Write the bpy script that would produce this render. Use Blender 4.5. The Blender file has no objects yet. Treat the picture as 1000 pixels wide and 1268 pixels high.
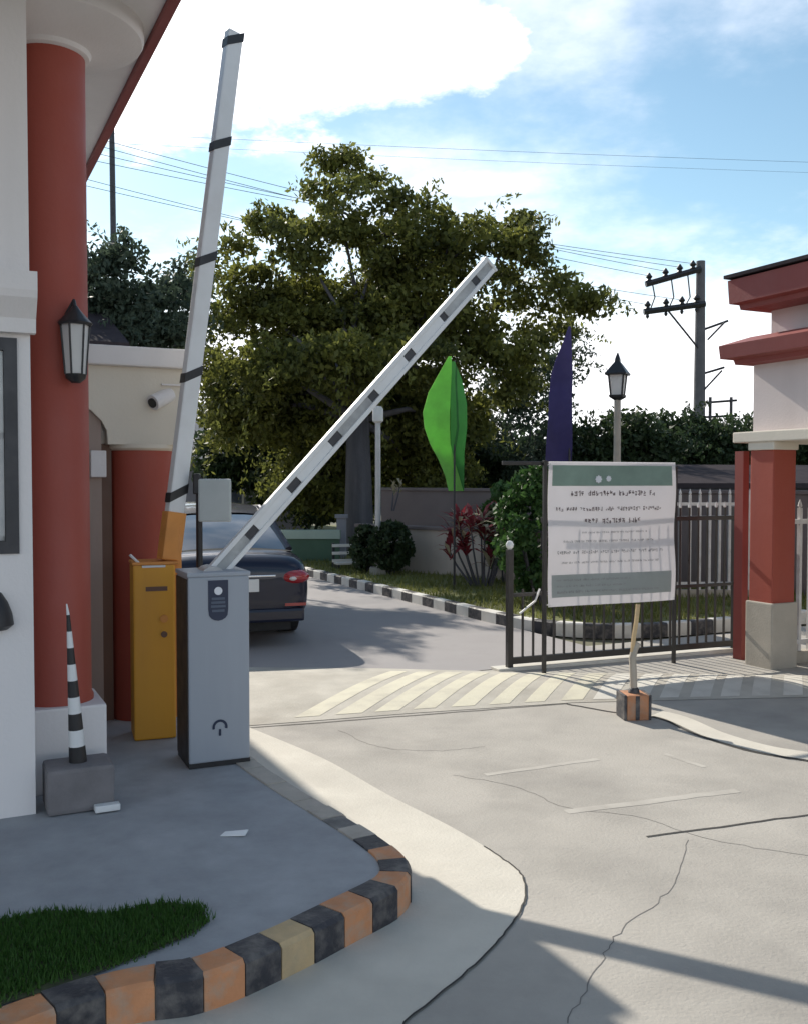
import bpy, bmesh, math, random
import numpy as np
from mathutils import Vector, Matrix, Quaternion

random.seed(7)
R = math.radians
scene = bpy.context.scene
COL = scene.collection

# ------------------------------------------------------------------ camera
CAM_H = 1.6
FPX = 1200.0                      # focal length in photo pixels (photo 1000 wide)
PITCH = math.atan(39 / FPX)       # looking very slightly down
cd = bpy.data.cameras.new('camera')
cd.sensor_fit = 'HORIZONTAL'; cd.sensor_width = 36.0
cd.lens = FPX / 1000 * 36.0
cd.clip_start = 0.05; cd.clip_end = 3000
cam = bpy.data.objects.new('camera', cd); COL.objects.link(cam)
cam.location = (0, 0, CAM_H)
cam.rotation_euler = (R(90) - PITCH, 0, 0)
scene.camera = cam

# ------------------------------------------------------------------ light
AXIS = R(26)                      # the drive runs 26 degrees to the left of the view
CA, SA = math.cos(AXIS), math.sin(AXIS)
def W(v, u, z=0.0):               # gate frame (v across to the right, u along the drive) -> world
    return Vector((v * CA - u * SA, v * SA + u * CA, z))
sun_h = W(-0.16, 1.55)
SUN = Vector((sun_h.x, sun_h.y, 1.0)).normalized()
SUN_EL = math.asin(SUN.z); SUN_AZ = math.atan2(SUN.x, SUN.y)
sl = bpy.data.lights.new('sun', 'SUN'); sl.energy = 3.5; sl.angle = R(0.6); sl.color = (1.0, 0.93, 0.82)
so = bpy.data.objects.new('sun', sl); COL.objects.link(so)
so.rotation_euler = SUN.to_track_quat('Z', 'Y').to_euler(); so.location = SUN * 60

world = bpy.data.worlds.new('World'); scene.world = world; world.use_nodes = True
def build_world():
    nt = world.node_tree; N = nt.nodes; L = nt.links; N.clear()
    out = N.new('ShaderNodeOutputWorld'); bg = N.new('ShaderNodeBackground'); L.new(bg.outputs[0], out.inputs[0])
    sky = N.new('ShaderNodeTexSky'); sky.sky_type = 'NISHITA'; sky.sun_disc = False
    sky.sun_elevation = SUN_EL; sky.sun_rotation = SUN_AZ
    sky.air_density = 1.0; sky.dust_density = 0.25; sky.ozone_density = 1.4
    tc = N.new('ShaderNodeTexCoord')
    def math_(op, a, b=None, c=None, clamp=False):
        n = N.new('ShaderNodeMath'); n.operation = op; n.use_clamp = clamp
        for i, x in enumerate((a, b, c)):
            if x is None: continue
            if isinstance(x, (int, float)): n.inputs[i].default_value = x
            else: L.new(x, n.inputs[i])
        return n.outputs[0]
    def ramp(x, lo, hi):
        m = N.new('ShaderNodeMapRange'); m.interpolation_type = 'SMOOTHSTEP'
        L.new(x, m.inputs[0]); m.inputs[1].default_value = lo; m.inputs[2].default_value = hi
        return m.outputs[0]
    sep = N.new('ShaderNodeSeparateXYZ'); L.new(tc.outputs['Generated'], sep.inputs[0])
    den = math_('ADD', math_('MAXIMUM', sep.outputs[2], 0.0), 0.22)
    cx = math_('DIVIDE', sep.outputs[0], den); cy = math_('DIVIDE', sep.outputs[1], den)
    cmb = N.new('ShaderNodeCombineXYZ'); L.new(cx, cmb.inputs[0]); L.new(cy, cmb.inputs[1])
    def noise(scale, detail, loc, rough=0.55):
        mp = N.new('ShaderNodeMapping'); mp.inputs['Location'].default_value = loc
        L.new(cmb.outputs[0], mp.inputs[0])
        n = N.new('ShaderNodeTexNoise'); n.inputs['Scale'].default_value = scale
        n.inputs['Detail'].default_value = detail; n.inputs['Roughness'].default_value = rough
        L.new(mp.outputs[0], n.inputs['Vector']); return n.outputs[0]
    big = noise(1.1, 7.0, (3.1, 1.7, 0)); fine = noise(3.4, 6.0, (0.4, 9.2, 0), 0.6)
    rag = noise(11.0, 8.0, (5.3, 2.2, 0), 0.62)
    wob = math_('ADD', math_('MULTIPLY', math_('SUBTRACT', fine, 0.5), 0.55), math_('MULTIPLY', math_('SUBTRACT', rag, 0.5), 0.42))
    def bank(ax, el, ra, re, soft=0.55):        # a cloud bank: direction (deg), half sizes (deg)
        az = math_('ARCTAN2', sep.outputs[0], sep.outputs[1])
        e = math_('ARCSINE', sep.outputs[2])
        da = math_('DIVIDE', math_('SUBTRACT', az, R(ax)), R(ra))
        de = math_('DIVIDE', math_('SUBTRACT', e, R(el)), R(re))
        d = math_('SQRT', math_('ADD', math_('MULTIPLY', da, da), math_('MULTIPLY', de, de)))
        d = math_('SUBTRACT', d, math_('MULTIPLY', wob, 1.5))
        return math_('SUBTRACT', 1.0, ramp(d, 1.0 - soft, 1.0 + soft * 0.35))
    heap = math_('MAXIMUM', bank(-15.5, 27.0, 20.0, 8.8, 0.22), bank(-1.0, 24.0, 8.5, 3.4, 0.25))
    wisp = bank(4.2, 16.8, 6.0, 1.1, 0.6)
    low = math_('MULTIPLY', math_('SUBTRACT', 1.0, ramp(math_('ADD', sep.outputs[2], math_('MULTIPLY', wob, 0.22)), 0.12, 0.25)), 0.92)
    veil = math_('MULTIPLY', ramp(math_('ADD', big, math_('MULTIPLY', wob, 0.25)), 0.47, 0.70), 0.50)
    high = math_('MULTIPLY', bank(14.0, 31.5, 20.0, 3.6, 0.8), 0.38)
    cl = math_('MAXIMUM', heap, math_('MAXIMUM', math_('MULTIPLY', wisp, 0.5), math_('MAXIMUM', low, math_('MAXIMUM', veil, high))))
    gl = N.new('ShaderNodeVectorMath'); gl.operation = 'DOT_PRODUCT'
    L.new(tc.outputs['Generated'], gl.inputs[0]); gl.inputs[1].default_value = SUN
    glow = math_('POWER', math_('MAXIMUM', gl.outputs['Value'], 0.0), 14.0)
    lum = math_('ADD', 7.6, math_('MULTIPLY', glow, 5.0))
    lum = math_('MULTIPLY', lum, math_('ADD', 0.86, math_('MULTIPLY', wob, 0.5)))
    cc = N.new('ShaderNodeCombineColor')
    L.new(math_('MULTIPLY', lum, 1.0), cc.inputs[0]); L.new(math_('MULTIPLY', lum, 0.985), cc.inputs[1]); L.new(math_('MULTIPLY', lum, 1.02), cc.inputs[2])
    mx = N.new('ShaderNodeMix'); mx.data_type = 'RGBA'
    tn = N.new('ShaderNodeMix'); tn.data_type = 'RGBA'; tn.blend_type = 'MULTIPLY'; tn.inputs[0].default_value = 1.0
    tn.inputs[7].default_value = (0.63, 0.68, 0.61, 1); L.new(sky.outputs[0], tn.inputs[6])
    L.new(cl, mx.inputs[0]); L.new(tn.outputs[2], mx.inputs[6]); L.new(cc.outputs[0], mx.inputs[7])
    L.new(mx.outputs[2], bg.inputs[0]); bg.inputs[1].default_value = 0.15
build_world()
vs = scene.view_settings
vs.view_transform = 'Standard'; vs.look = 'None'; vs.gamma = 1.0; vs.use_curve_mapping = False
vs.exposure = 0.78

# ------------------------------------------------------------------ survey helpers
def ray(x, y):
    a = (x - 500) / FPX; b = -(y - 634) / FPX
    return Vector((a, math.cos(PITCH) + b * math.sin(PITCH), -math.sin(PITCH) + b * math.cos(PITCH)))
def G(x, y, z=0.0):               # where a sight line meets the level z
    r = ray(x, y); t = (z - CAM_H) / r.z; return Vector((r.x * t, r.y * t, z))
def at(x, y, Y):                  # where a sight line reaches distance Y
    r = ray(x, y); t = Y / r.y; return Vector((r.x * t, Y, CAM_H + r.z * t))
def UV(p):
    return (p.x * CA + p.y * SA, -p.x * SA + p.y * CA)

# ------------------------------------------------------------------ mesh helpers
class MB:
    def __init__(self): self.v = []; self.f = []
    def add(self, verts, faces):
        o = len(self.v); self.v += [tuple(p) for p in verts]; self.f += [tuple(i + o for i in f) for f in faces]; return self
    def box(self, x0, x1, y0, y1, z0, z1, bev=0.0, taper=None):
        if bev <= 0:
            vs_ = [(x, y, z) for z in (z0, z1) for (x, y) in ((x0, y0), (x1, y0), (x1, y1), (x0, y1))]
            return self.add(vs_, [(3, 2, 1, 0), (4, 5, 6, 7), (0, 1, 5, 4), (1, 2, 6, 5), (2, 3, 7, 6), (3, 0, 4, 7)])
        bm = bmesh.new(); bmesh.ops.create_cube(bm, size=1.0)
        for p in bm.verts: p.co = Vector(((x0 + x1) / 2 + p.co.x * (x1 - x0), (y0 + y1) / 2 + p.co.y * (y1 - y0), (z0 + z1) / 2 + p.co.z * (z1 - z0)))
        bmesh.ops.bevel(bm, geom=list(bm.edges), offset=bev, segments=2, affect='EDGES', profile=0.6)
        bm.verts.ensure_lookup_table(); bm.verts.index_update()
        self.add([p.co[:] for p in bm.verts], [[p.index for p in f.verts] for f in bm.faces]); bm.free(); return self
    def tube(self, path, rad, n=8, cap=True, up=None):
        path = [Vector(p) for p in path]; m = len(path)
        if not hasattr(rad, '__len__'): rad = [rad] * m
        rings = []; prev = None
        for i, p in enumerate(path):
            t = (path[min(i + 1, m - 1)] - path[max(i - 1, 0)]).normalized()
            if prev is None:
                a = Vector(up) if up else (Vector((0, 0, 1)) if abs(t.z) < 0.9 else Vector((1, 0, 0)))
                s = t.cross(a).normalized()
            else:
                s = (prev - t * prev.dot(t)).normalized()
            prev = s; b = t.cross(s)
            rings.append([p + (s * math.cos(k * 2 * math.pi / n) + b * math.sin(k * 2 * math.pi / n)) * rad[i] for k in range(n)])
        o = len(self.v)
        for r_ in rings: self.v += [tuple(q) for q in r_]
        for i in range(m - 1):
            for k in range(n):
                k2 = (k + 1) % n
                self.f.append((o + i * n + k, o + i * n + k2, o + (i + 1) * n + k2, o + (i + 1) * n + k))
        if cap:
            self.f.append(tuple(o + k for k in range(n))[::-1]); self.f.append(tuple(o + (m - 1) * n + k for k in range(n)))
        return self
    def lathe(self, prof, n=24, c=(0, 0, 0)):
        o = len(self.v); m = len(prof)
        for (r_, z) in prof:
            self.v += [(c[0] + r_ * math.cos(k * 2 * math.pi / n), c[1] + r_ * math.sin(k * 2 * math.pi / n), c[2] + z) for k in range(n)]
        for i in range(m - 1):
            for k in range(n):
                k2 = (k + 1) % n
                self.f.append((o + i * n + k, o + i * n + k2, o + (i + 1) * n + k2, o + (i + 1) * n + k))
        self.f.append(tuple(o + k for k in range(n))[::-1]); self.f.append(tuple(o + (m - 1) * n + k for k in range(n)))
        return self
    def prism(self, poly, z0, z1):
        n = len(poly)
        vs_ = [(x, y, z0) for x, y in poly] + [(x, y, z1) for x, y in poly]
        return self.add(vs_, [tuple(range(n))[::-1], tuple(range(n, 2 * n))] + [(i, (i + 1) % n, n + (i + 1) % n, n + i) for i in range(n)])
    def extr(self, poly, y0, y1):          # polygon in x,z pushed along y
        n = len(poly)
        vs_ = [(x, y0, z) for x, z in poly] + [(x, y1, z) for x, z in poly]
        return self.add(vs_, [tuple(range(n)), tuple(range(n, 2 * n))[::-1]] + [((i + 1) % n, i, n + i, n + (i + 1) % n) for i in range(n)])
    def build(self, name, mat, parent=None, smooth=False, loc=None, rz=0.0):
        me = bpy.data.meshes.new(name); me.from_pydata(self.v, [], self.f); me.validate()
        bm = bmesh.new(); bm.from_mesh(me); bmesh.ops.recalc_face_normals(bm, faces=bm.faces); bm.to_mesh(me); bm.free()
        if smooth:
            me.shade_smooth() if hasattr(me, 'shade_smooth') else None
            if smooth != 'all': me.set_sharp_from_angle(angle=R(38))
        o = bpy.data.objects.new(name, me); COL.objects.link(o)
        if mat: me.materials.append(mat)
        if parent: o.parent = parent
        if loc is not None: o.location = loc
        o.rotation_euler = (0, 0, rz)
        return o

def tag(o, label=None, cat=None, group=None, kind=None):
    if label: o['label'] = label
    if cat: o['category'] = cat
    if group: o['group'] = group
    if kind: o['kind'] = kind
    return o
def thing(name, label, cat, loc=(0, 0, 0), rz=0.0, group=None):
    o = bpy.data.objects.new(name, None); COL.objects.link(o); o.empty_display_size = 0.2
    o.location = loc; o.rotation_euler = (0, 0, rz)
    return tag(o, label, cat, group)
def linked(src, name, parent, loc=(0, 0, 0), rot=(0, 0, 0), mat=None):
    o = src.copy(); o.name = name; COL.objects.link(o); o.parent = parent; o.location = loc; o.rotation_euler = rot; return o

# ------------------------------------------------------------------ materials
def mat(name, col, rough=0.7, var=0.18, scale=3.0, bump=0.0, bscale=40.0, metal=0.0, stain=None, stain_amt=0.0, stain_scale=1.2, coat=0.0, spec=0.5, streak=False, trans=0.0):
    m = bpy.data.materials.new(name); m.use_nodes = True
    nt = m.node_tree; N = nt.nodes; L = nt.links
    b = N['Principled BSDF']; b.inputs['Roughness'].default_value = rough; b.inputs['Metallic'].default_value = metal
    b.inputs['Coat Weight'].default_value = coat; b.inputs['Coat Roughness'].default_value = 0.04
    b.inputs['Specular IOR Level'].default_value = spec
    geo = N.new('ShaderNodeNewGeometry')
    vec = geo.outputs['Position']
    if streak:
        mp = N.new('ShaderNodeMapping'); mp.inputs['Scale'].default_value = (1, 1, 0.12); L.new(vec, mp.inputs[0]); svec = mp.outputs[0]
    else: svec = vec
    def noise(s, d, v_):
        n = N.new('ShaderNodeTexNoise'); n.inputs['Scale'].default_value = s; n.inputs['Detail'].default_value = d; n.inputs['Roughness'].default_value = 0.6
        L.new(v_, n.inputs['Vector']); return n.outputs[0]
    def rmp(x, lo, hi, a, c):
        k = N.new('ShaderNodeMapRange'); L.new(x, k.inputs[0]); k.inputs[1].default_value = lo; k.inputs[2].default_value = hi; k.inputs[3].default_value = a; k.inputs[4].default_value = c; return k.outputs[0]
    n1 = noise(scale, 6, svec)
    f1 = rmp(n1, 0.28, 0.72, 1 - var, 1 + var)
    hs = N.new('ShaderNodeMix'); hs.data_type = 'RGBA'; hs.blend_type = 'MULTIPLY'; hs.inputs[0].default_value = 1
    hs.inputs[6].default_value = (*col, 1)
    cc = N.new('ShaderNodeCombineColor'); [L.new(f1, cc.inputs[i]) for i in range(3)]
    L.new(cc.outputs[0], hs.inputs[7]); colout = hs.outputs[2]
    if stain:
        n2 = noise(stain_scale, 8, svec)
        mk = rmp(n2, 0.45, 0.72, 0, stain_amt)
        mx = N.new('ShaderNodeMix'); mx.data_type = 'RGBA'; L.new(mk, mx.inputs[0]); L.new(colout, mx.inputs[6]); mx.inputs[7].default_value = (*stain, 1); colout = mx.outputs[2]
    L.new(colout, b.inputs['Base Color'])
    rr = rmp(noise(scale * 2.3, 4, vec), 0.3, 0.7, max(0.02, rough - 0.08), min(1, rough + 0.08)); L.new(rr, b.inputs['Roughness'])
    if bump:
        bp = N.new('ShaderNodeBump'); bp.inputs['Strength'].default_value = bump; bp.inputs['Distance'].default_value = 0.01
        L.new(noise(bscale, 5, vec), bp.inputs['Height']); L.new(bp.outputs[0], b.inputs['Normal'])
    if trans:
        tr = N.new('ShaderNodeBsdfTranslucent'); L.new(colout, tr.inputs[0])
        ms = N.new('ShaderNodeMixShader'); ms.inputs[0].default_value = trans
        L.new(b.outputs[0], ms.inputs[1]); L.new(tr.outputs[0], ms.inputs[2]); L.new(ms.outputs[0], N['Material Output'].inputs[0])
    return m

def leaf_mat(name, c1, c2, trans=0.45):
    m = bpy.data.materials.new(name); m.use_nodes = True
    nt = m.node_tree; N = nt.nodes; L = nt.links; b = N['Principled BSDF']
    b.inputs['Roughness'].default_value = 0.55; b.inputs['Specular IOR Level'].default_value = 0.35
    g = N.new('ShaderNodeNewGeometry'); cr = N.new('ShaderNodeMix'); cr.data_type = 'RGBA'
    n = N.new('ShaderNodeTexNoise'); n.inputs['Scale'].default_value = 0.9; L.new(g.outputs['Position'], n.inputs['Vector'])
    ad = N.new('ShaderNodeMath'); ad.operation = 'MULTIPLY_ADD'; L.new(g.outputs['Random Per Island'], ad.inputs[0]); ad.inputs[1].default_value = 0.5
    sb = N.new('ShaderNodeMath'); sb.operation = 'SUBTRACT'; L.new(n.outputs[0], sb.inputs[0]); sb.inputs[1].default_value = 0.22
    L.new(sb.outputs[0], ad.inputs[2]); ad.use_clamp = True
    L.new(ad.outputs[0], cr.inputs[0]); cr.inputs[6].default_value = (*c1, 1); cr.inputs[7].default_value = (*c2, 1)
    L.new(cr.outputs[2], b.inputs['Base Color'])
    tr = N.new('ShaderNodeBsdfTranslucent'); L.new(cr.outputs[2], tr.inputs[0])
    ms = N.new('ShaderNodeMixShader'); ms.inputs[0].default_value = trans
    L.new(b.outputs[0], ms.inputs[1]); L.new(tr.outputs[0], ms.inputs[2]); L.new(ms.outputs[0], N['Material Output'].inputs[0])
    return m

def glass_mat(name, col, rough=0.05):
    m = mat(name, col, rough, var=0.05, coat=1.0, spec=0.8); return m

M = {}
M['concrete'] = mat('concrete', (0.40, 0.375, 0.335), 0.85, 0.10, 1.6, 0.35, 60, stain=(0.24, 0.225, 0.205), stain_amt=0.75, stain_scale=1.1)
M['gutter'] = mat('gutter_concrete', (0.60, 0.565, 0.49), 0.85, 0.08, 2.5, 0.3, 70, stain=(0.42, 0.39, 0.34), stain_amt=0.5, stain_scale=1.3)
M['asphalt'] = mat('worn_asphalt', (0.33, 0.31, 0.305), 0.9, 0.12, 1.2, 0.4, 80, stain=(0.23, 0.215, 0.21), stain_amt=0.45)
M['pavement'] = mat('pavement', (0.36, 0.37, 0.385), 0.85, 0.16, 5.0, 0.35, 60, stain=(0.24, 0.25, 0.27), stain_amt=0.7, stain_scale=0.9)
M['joint'] = mat('joint_tar', (0.045, 0.043, 0.04), 0.9, 0.3, 9)
M['crack'] = mat('hairline_crack', (0.17, 0.16, 0.15), 0.9, 0.3, 9)
M['ground'] = mat('earth', (0.12, 0.115, 0.07), 0.95, 0.3, 0.6, 0.4, 12)
M['turf'] = mat('turf', (0.14, 0.15, 0.045), 0.95, 0.3, 1.5, 0.5, 30, stain=(0.22, 0.18, 0.09), stain_amt=0.6, stain_scale=1.0)
M['hump'] = mat('hump_concrete', (0.47, 0.44, 0.38), 0.85, 0.15, 3, 0.3, 50, stain=(0.30, 0.27, 0.225), stain_amt=0.6, stain_scale=1.6)
M['paint_cream'] = mat('worn_cream_paint', (0.66, 0.62, 0.48), 0.75, 0.12, 3, 0.2, 60, stain=(0.41, 0.38, 0.31), stain_amt=0.85, stain_scale=3.0)
M['paint_white'] = mat('worn_white_paint', (0.66, 0.63, 0.56), 0.75, 0.1, 3, 0.2, 60, stain=(0.42, 0.39, 0.34), stain_amt=0.8, stain_scale=3.0)
M['ghost_line'] = mat('faded_line', (0.455, 0.43, 0.385), 0.85, 0.1, 4, stain=(0.36, 0.335, 0.30), stain_amt=1.0, stain_scale=5.0)
M['kerb_orange'] = mat('kerb_orange_paint', (0.58, 0.26, 0.12), 0.75, 0.18, 7, 0.35, 70, stain=(0.42, 0.33, 0.25), stain_amt=0.9, stain_scale=12)
M['kerb_pale'] = mat('kerb_pale_paint', (0.55, 0.40, 0.22), 0.8, 0.15, 7, 0.35, 70, stain=(0.36, 0.30, 0.2), stain_amt=0.7, stain_scale=9)
M['kerb_black'] = mat('kerb_black_paint', (0.035, 0.035, 0.042), 0.6, 0.3, 7, 0.35, 70, stain=(0.22, 0.20, 0.18), stain_amt=0.7, stain_scale=13)
M['kerb_worn_dark'] = mat('kerb_worn_dark', (0.17, 0.165, 0.16), 0.8, 0.3, 8, 0.4, 60, stain=(0.30, 0.28, 0.25), stain_amt=0.8, stain_scale=9)
M['kerb_worn_pale'] = mat('kerb_worn_pale', (0.42, 0.38, 0.33), 0.8, 0.2, 8, 0.4, 60, stain=(0.42, 0.39, 0.34), stain_amt=0.8, stain_scale=9)
M['kerb_core'] = mat('kerb_concrete', (0.33, 0.31, 0.28), 0.9, 0.15, 5, 0.3, 60)
M['kerb_white'] = mat('kerb_white_paint', (0.70, 0.68, 0.63), 0.8, 0.15, 6, 0.2, 60, stain=(0.4, 0.37, 0.3), stain_amt=0.5, stain_scale=6)
M['red'] = mat('red_paint', (0.34, 0.066, 0.040), 0.6, 0.10, 2.2, 0.12, 30, stain=(0.22, 0.045, 0.04), stain_amt=0.5, stain_scale=1.5, streak=True)
M['dark_red'] = mat('dark_red_paint', (0.24, 0.05, 0.04), 0.6, 0.12, 2.2, 0.12, 30, streak=True)
M['fascia'] = mat('fascia_red', (0.25, 0.058, 0.05), 0.6, 0.12, 2.0, 0.1, 20, streak=True)
M['white'] = mat('white_plaster', (0.74, 0.71, 0.70), 0.8, 0.05, 1.5, 0.15, 50, stain=(0.60, 0.56, 0.54), stain_amt=0.5, stain_scale=1.2, streak=True)
M['cream'] = mat('cream_plaster', (0.70, 0.64, 0.54), 0.8, 0.06, 1.5, 0.15, 50, stain=(0.55, 0.48, 0.38), stain_amt=0.5, stain_scale=1.5, streak=True)
M['pink'] = mat('pinkish_plaster', (0.68, 0.60, 0.58), 0.85, 0.06, 1.5, 0.15, 50, stain=(0.52, 0.45, 0.42), stain_amt=0.4, streak=True)
M['plinth'] = mat('plinth_concrete', (0.42, 0.38, 0.32), 0.85, 0.10, 4, 0.25, 60, stain=(0.3, 0.27, 0.22), stain_amt=0.5, stain_scale=3)
M['roof_dark'] = mat('dark_roof', (0.05, 0.042, 0.046), 0.95, 0.2, 4, 0.3, 20, spec=0.05)
M['brown'] = mat('brown_door', (0.14, 0.075, 0.05), 0.6, 0.2, 4, 0.1, 30, streak=True)
M['jamb'] = mat('grey_brown_jamb', (0.34, 0.26, 0.22), 0.7, 0.12, 4, 0.1, 30, streak=True)
M['black'] = mat('black_paint', (0.016, 0.016, 0.018), 0.45, 0.25, 8)
M['dark_metal'] = mat('dark_metal', (0.05, 0.05, 0.055), 0.45, 0.2, 8, metal=0.4)
M['cab_grey'] = mat('cabinet_grey', (0.32, 0.35, 0.395), 0.42, 0.05, 2.5, 0.03, 200, spec=0.5, stain=(0.25, 0.28, 0.315), stain_amt=0.5, stain_scale=3, streak=True)
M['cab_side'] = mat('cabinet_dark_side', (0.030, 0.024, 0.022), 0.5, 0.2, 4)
M['navy_print'] = mat('navy_print', (0.012, 0.022, 0.055), 0.4, 0.1, 8)
M['navy_soft'] = mat('slate_print', (0.07, 0.095, 0.14), 0.4, 0.1, 8)
M['pale_print'] = mat('pale_print', (0.72, 0.74, 0.78), 0.5, 0.03, 8)
M['yellow'] = mat('yellow_cabinet', (0.72, 0.34, 0.03), 0.5, 0.10, 3, 0.05, 60, stain=(0.42, 0.17, 0.04), stain_amt=0.55, stain_scale=3, streak=True)
M['orange'] = mat('orange_bracket', (0.66, 0.27, 0.06), 0.55, 0.12, 5, 0.05, 60)
M['boom_white'] = mat('boom_white', (0.72, 0.73, 0.73), 0.45, 0.06, 4, 0.03, 80, stain=(0.5, 0.49, 0.47), stain_amt=0.5, stain_scale=4)
M['web_grey'] = mat('boom_web', (0.38, 0.39, 0.39), 0.5, 0.2, 9, stain=(0.2, 0.2, 0.2), stain_amt=0.6, stain_scale=12)
M['steel'] = mat('galvanised', (0.46, 0.46, 0.46), 0.45, 0.12, 6, metal=0.3)
M['bar'] = mat('gate_black', (0.022, 0.02, 0.019), 0.35, 0.3, 10, spec=0.6)
M['bar_white'] = mat('picket_white', (0.66, 0.64, 0.62), 0.5, 0.08, 5, stain=(0.4, 0.35, 0.3), stain_amt=0.5, stain_scale=8)
M['tarp'] = mat('tarpaulin_white', (0.80, 0.78, 0.79), 0.5, 0.03, 3, 0.05, 8, trans=0.34)
M['tarp_head'] = mat('tarpaulin_green', (0.30, 0.42, 0.36), 0.5, 0.18, 3.5, trans=0.30)
M['tarp_foot'] = mat('tarpaulin_grey', (0.42, 0.46, 0.45), 0.5, 0.08, 3.5, trans=0.30)
M['ink'] = mat('sign_ink', (0.16, 0.13, 0.14), 0.6, 0.2, 20)
M['ink_soft'] = mat('sign_ink_soft', (0.34, 0.34, 0.35), 0.6, 0.2, 20)
M['flag_green'] = mat('flag_green', (0.27, 0.62, 0.14), 0.6, 0.12, 5, trans=0.5)
M['flag_green_dark'] = mat('flag_green_hem', (0.03, 0.16, 0.03), 0.6, 0.1, 5, trans=0.3)
M['flag_purple'] = mat('flag_purple', (0.05, 0.04, 0.15), 0.65, 0.15, 4, trans=0.25)
M['bark'] = mat('bark', (0.085, 0.082, 0.09), 0.95, 0.35, 4, 0.8, 18, streak=True)
M['leaf_main'] = leaf_mat('leaf_main', (0.035, 0.05, 0.02), (0.23, 0.24, 0.05), 0.5)
M['leaf_dark'] = leaf_mat('leaf_dark', (0.022, 0.04, 0.02), (0.055, 0.085, 0.03), 0.35)
M['leaf_blue'] = leaf_mat('leaf_blue', (0.03, 0.05, 0.035), (0.09, 0.12, 0.075), 0.4)
M['leaf_hedge'] = leaf_mat('leaf_hedge', (0.03, 0.07, 0.022), (0.07, 0.15, 0.035), 0.35)
M['leaf_red'] = leaf_mat('leaf_red', (0.10, 0.012, 0.022), (0.34, 0.06, 0.07), 0.45)
M['leaf_pale'] = leaf_mat('leaf_pale', (0.34, 0.30, 0.18), (0.55, 0.50, 0.36), 0.4)
M['blade'] = leaf_mat('grass_blade', (0.10, 0.13, 0.03), (0.24, 0.24, 0.075), 0.4)
M['blade_dark'] = leaf_mat('grass_blade_lush', (0.030, 0.085, 0.014), (0.07, 0.16, 0.03), 0.35)
M['glass'] = glass_mat('window_glass', (0.03, 0.045, 0.06), 0.06)
M['lamp_glass'] = mat('frosted_lamp_glass', (0.75, 0.74, 0.72), 0.35, 0.04, 5, trans=0.3)
M['car_paint'] = mat('navy_car_paint', (0.008, 0.011, 0.030), 0.35, 0.05, 2, coat=0.7, spec=0.25)
M['car_glass'] = glass_mat('car_glass', (0.02, 0.022, 0.025), 0.04)
for k_, i_ in (('car_paint', 1.42), ('car_glass', 2.3)): M[k_].node_tree.nodes['Principled BSDF'].inputs['Coat IOR'].default_value = i_
M['tail_red'] = mat('tail_lamp_red', (0.34, 0.015, 0.02), 0.15, 0.05, 5, coat=1.0)
M['tail_clear'] = mat('tail_lamp_clear', (0.62, 0.60, 0.60), 0.2, 0.05, 5, coat=1.0)
M['rubber'] = mat('tyre_rubber', (0.02, 0.02, 0.02), 0.8, 0.2, 20)
M['rim'] = mat('alloy_rim', (0.55, 0.55, 0.56), 0.3, 0.05, 5, metal=0.9)
M['plate'] = mat('number_plate', (0.72, 0.73, 0.72), 0.4, 0.04, 6)
M['chrome'] = mat('chrome', (0.7, 0.7, 0.72), 0.12, 0.03, 6, metal=1.0)
M['house_grey'] = mat('grey_plaster', (0.26, 0.26, 0.29), 0.85, 0.12, 0.8, 0.1, 20, streak=True)
M['house_roof'] = mat('grey_roof', (0.15, 0.16, 0.18), 0.7, 0.12, 1.5, 0.1, 10)
M['wall_beige'] = mat('boundary_wall_plaster', (0.50, 0.43, 0.38), 0.9, 0.10, 1.2, 0.2, 30, stain=(0.34, 0.29, 0.25), stain_amt=0.6, stain_scale=1.0, streak=True)
M['wall_dark'] = mat('dark_wall_plaster', (0.17, 0.14, 0.135), 0.9, 0.14, 1.2, 0.2, 30)
M['green_wall'] = mat('green_wall_paint', (0.07, 0.13, 0.085), 0.8, 0.15, 2, 0.1, 30)
M['green_pale'] = mat('pale_green_coping', (0.36, 0.45, 0.38), 0.8, 0.12, 2)
M['block_orange'] = mat('block_orange_paint', (0.44, 0.20, 0.10), 0.8, 0.2, 12, 0.3, 60, stain=(0.35, 0.28, 0.22), stain_amt=0.6, stain_scale=14)
M['grey_block'] = mat('grey_base_block', (0.19, 0.18, 0.185), 0.9, 0.15, 8, 0.4, 60)
M['paper'] = mat('paper', (0.78, 0.78, 0.78), 0.8, 0.04, 8)
M['wire'] = mat('cable_black', (0.02, 0.02, 0.022), 0.7, 0.1, 5)

# ================================================================== SETTING
IS = 0.12          # height of the raised island
def sheet(name, pts, z, m, parent=None, kind='structure', sub=None):
    mb = MB(); mb.add([(p[0], p[1], z) for p in pts], [tuple(range(len(pts)))])
    o = mb.build(name, m, parent)
    if kind and parent is None: tag(o, kind=kind)
    return o
def w2(v, u): p = W(v, u); return (p.x, p.y)

ground = sheet('ground', [(-900, -300), (900, -300), (900, 1500), (-900, 1500)], -0.03, M['ground'])
road = sheet('road', [w2(-9, -6), w2(16, -6), w2(16, 7.6), w2(-9, 7.6)], 0.0, M['concrete'])
drive = sheet('inner_road', [w2(-2.5, 7.0), w2(5.66, 7.0), w2(5.66, 16.0), w2(4.8, 22), w2(2.5, 30), w2(-8, 46), w2(-16, 46), w2(-5, 30), w2(-2.5, 20)], 0.004, M['asphalt'])

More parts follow.
